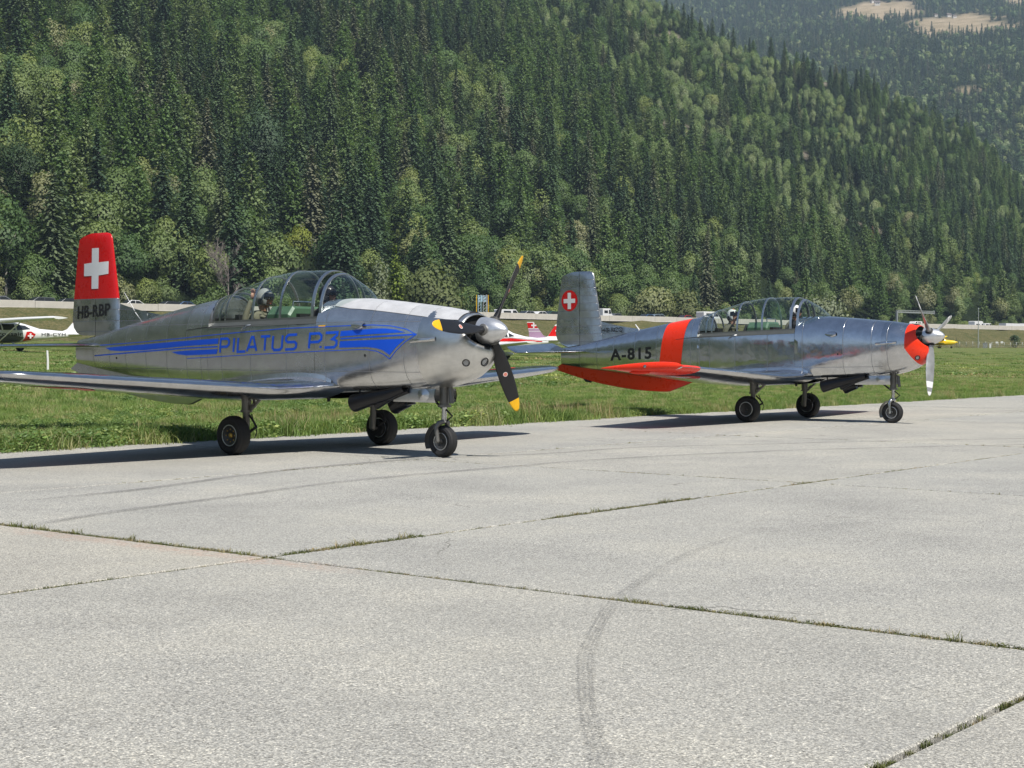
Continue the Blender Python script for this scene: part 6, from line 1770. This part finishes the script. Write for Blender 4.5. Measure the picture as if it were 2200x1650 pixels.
MB().box(-1.42, -1.32, .50, .52, .92, 1.28).box(-1.53, -1.42, .50, .518, 1.05, 1.15).box(-1.32, -1.21, .50, .518, 1.05, 1.15).build('white_cross', M_WHITE, lp1)
x, y = dxy(1062, 101)
lp2 = light_plane((x, y, field_z(x, y)), PI + R(28), 'white low-wing light aircraft with red side stripe, behind the silver spinner', 'low',
    stripes=[([(2.3, 1.12), (2.3, 1.28), (-1, 1.36), (-3.4, 1.20), (-3.45, 1.14), (-1, 1.16)], M_RED, 'red_stripe'), ([(2.2, 1.32), (2.2, 1.34), (-1, 1.41), (-4.2, 1.22), (-4.2, 1.20), (-1, 1.39)], M_BLACKP, 'black_line')], fin_top=(1.5, [(1.52, 2.2, M_RED)], 1.88))
x, y = dxy(1279, 116)
lp3 = light_plane((x, y, field_z(x, y)), R(-14), 'light aircraft whose swept fin is red above violet bands, between spinner and far fin', 'high',
    fin_top=(1.5, [(2.15, 2.56, M_RED), (1.95, 2.1, M_PINK), (1.35, 1.9, M_PINK)], 2.36))
x, y = dxy(2022, 290)
lp4 = light_plane((x, y, field_z(x, y)), R(-20), 'small yellow two-winged light aircraft far off behind the right-hand spinner', 'low', body=M_YELP, wings=2)

# ---------------------------------------------------------------- single trees one can point to
def foot(px, n): 
    x, y = at_n(px, n); return x, y, (hill_z(x, y) if n > 216 else 3.5)
M_LIME = mat_leaf('yellow_green_larch', [(0, (0.14, 0.20, 0.03)), (1, (0.17, 0.23, 0.04))], 0.3)
M_SILV = mat_leaf('silver_leaf', [(0, (0.16, 0.19, 0.11)), (1, (0.19, 0.22, 0.13))], 0.25)
M_OLVT = mat_leaf('olive_leaf', [(0, (0.11, 0.14, 0.05)), (1, (0.13, 0.15, 0.06))], 0.25)
M_YLW = mat_leaf('yellowing_leaf', [(0, (0.20, 0.24, 0.04)), (1, (0.23, 0.26, 0.05))], 0.3)
M_BLUES = mat_leaf('blue_green_needles', [(0, (0.035, 0.085, 0.055)), (1, (0.045, 0.095, 0.06))], 0.1)
M_RUST = mat_leaf('rusty_needles', [(0, (0.17, 0.085, 0.05)), (1, (0.2, 0.1, 0.06))], 0.1)
M_DKL = mat_leaf('dark_leaf', [(0, (0.04, 0.075, 0.03)), (1, (0.05, 0.085, 0.035))], 0.2)
M_GREYBARK = simple('grey_twigs', (0.26, 0.22, 0.20), 0.95, var=.3)
def special(px, n, ytop, name, label, crown, base_h, s=2, width=1.0, z=None, hh=None):
    x, y, zz = foot(px, n); zz = zz if z is None else z; r = y
    ztop = (756 + .0026 * (px - 1100) - ytop) / FPX * r + CAM_H; h = hh or max(3, ztop - zz)
    e = empty(name, (x, y, zz - .2), rng.uniform(0, 6.28)); k = h / base_h; e.scale = (k * width, k * width, k); tag(e, label, 'tree')
    mesh_obj('crown', crown, None, e); tk = mesh_obj('trunk', TRUNKS[s], None, e); tk.scale = (base_h / 14,) * 2 + (base_h * .7 / (16, 15, 9, 10)[s],); return e
special(848, 219, 524, 'larch_tree', 'bright yellow-green pointed larch behind the cowling of the nearer aircraft', conifer(301, 19, 3.0, .1, 1.3, M_LIME, .5, .6, .4, .02, 'larch'), 19, 1)
special(815, 218, 552, 'birch_tree', 'pale silvery slender tree just left of the yellow-green larch', broadleaf(302, 13, 3.0, M_SILV, .4, 12, 150, .05), 13, 3)
special(925, 217, 568, 'bushy_tree', 'round olive bushy tree right of the yellow-green larch', broadleaf(303, 9, 5.0, M_OLVT, .42, 15, 190, .02), 9, 2, 1.0)
special(640, 262, 482, 'maple_tree', 'yellowing leafy tree above the canopy of the nearer aircraft', broadleaf(304, 12, 4.6, M_YLW, .45, 14, 160, .1), 12, 2)
special(22, 313, 128, 'spruce_tree', 'tall blue-green spruce at the left edge', conifer(305, 22, 4.6, .4, 1.3, M_BLUES, .5, .8), 22, 0, 1.0)
special(45, 277, 300, 'broadleaf_tree', 'big dark leafy tree at the left edge below the blue-green spruce', broadleaf(306, 17, 7.0, M_DKL, .42, 26, 300, .05), 17, 2)
special(560, 304, 215, 'broadleaf_tree', 'tall dark bluish leafy tree above the red fin and the canopy', broadleaf(307, 20, 5.0, mat_leaf('bluish_leaf', [(0, (.055, .095, .050)), (1, (.065, .105, .055))], .2), .4, 24, 260, .1), 20, 2, 1.0)
special(1765, 217, 622, 'bushy_tree', 'pale round bush behind the far canopy front', broadleaf(308, 8, 4.0, M_SILV, .4, 12, 150, .02), 8, 2)
special(1472, 218, 615, 'broadleaf_tree', 'mid-sized round green tree left of the far canopy', broadleaf(309, 9, 4.2, M_OLVT, .42, 13, 160, .1), 9, 2)
special(1400, 219, 612, 'broadleaf_tree', 'round green tree on thin stems above the tail letters of the far aircraft', broadleaf(310, 9, 4.4, BRO[0].materials[0], .42, 13, 160, .2), 9, 2)
special(1872, 292, 578, 'spruce_tree', 'small rust-red dead conifer low on the right slope', conifer(311, 10, 1.6, .2, 1.0, M_RUST, .4), 10, 0, hh=9)
special(2180, 173, 726, 'round_shrub', 'small round dark shrub at the fence near the right edge', broadleaf(312, 3, 1.5, M_DKL, .2, 8, 110, .02), 3, 2, 1.0, 2.4)
# the bare tree
def bare(px, n, ytop, label):
    x, y, zz = foot(px, n); h = (756 - ytop) / FPX * y + CAM_H - zz; q = random.Random(5); e = tag(empty('bare_tree', (x, y, zz)), label, 'tree'); tk = MB(); br = MB()
    tk.tube([(0, 0, -.5), (.05, 0, h * .4), (0, .1, h * .8)], [.16, .12, .05], 8)
    def twig(p, d, l, r, lv):
        p2 = p + d * l; br.tube([p, (p + p2) / 2 + Vector((q.uniform(-.1, .1), q.uniform(-.1, .1), 0)) * l, p2], [r, r * .8, r * .5], 4, cap=False)
        if lv: 
            for _ in range(4): 
                dd = (d + Vector((q.uniform(-.8, .8), q.uniform(-.8, .8), q.uniform(-.1, .7)))).normalized(); twig(p + d * l * q.uniform(.4, 1), dd, l * q.uniform(.45, .7), r * .6, lv - 1)
    for k in range(13):
        a = q.uniform(0, 6.3); z = h * q.uniform(.3, .8); twig(Vector((0, 0, z)), Vector((math.cos(a), math.sin(a), q.uniform(.5, 1.4))).normalized(), h * .2, .06, 3)
    tk.build('trunk', M_GREYBARK, e); br.build('branch', M_GREYBARK, e)
bare(490, 214, 532, 'leafless grey tree between the red fin and the canopy')

# chalets on the dry meadows of the far mountain
M_ROOFS = simple('chalet_roof', (0.16, 0.13, 0.11), .9); M_WOOD = simple('chalet_wall', (0.62, 0.58, 0.52), .9)
for k, (px, py, w, lb) in enumerate(((1869, 11, 9, 'white chalet at the top left corner of the upper dry meadow'), (1879, 16, 11, 'wide pale chalet beside the white one on the upper dry meadow'), (2004, 40, 7, 'small chalet at the left end of the larger dry meadow'), (2032, 41, 9, 'pale chalet above the middle of the larger dry meadow'), (2044, 43, 8, 'chalet just right of the pale one above the larger dry meadow'), (2137, 66, 8, 'lone chalet at the right tip of the larger dry meadow'), (1822, 2, 8, 'stone hut at the top edge left of the dry meadows'))):
    x, y = on_far(px, py); z = hill_z(x, y); o = tag(empty('chalet', (x, y, z), rng.uniform(-.5, .5)), lb, 'building'); s = w * y / FPX
    MB().box(-s / 2, s / 2, -s * .4, s * .4, -3, s * .55).build('wall', M_WOOD, o)
    rf = MB(); rf.add([(-s * .58, -s * .5, s * .5), (s * .58, -s * .5, s * .5), (s * .58, 0, s * .9), (-s * .58, 0, s * .9), (s * .58, s * .5, s * .5), (-s * .58, s * .5, s * .5)], [(0, 1, 2, 3), (3, 2, 4, 5), (0, 3, 5), (1, 4, 2)]); rf.build('roof', M_ROOFS, o)
    for q in (-.25, .1): MB().box(s * q, s * (q + .14), -s * .41, -s * .4, s * .15, s * .35).build('window', M_CGL, o)
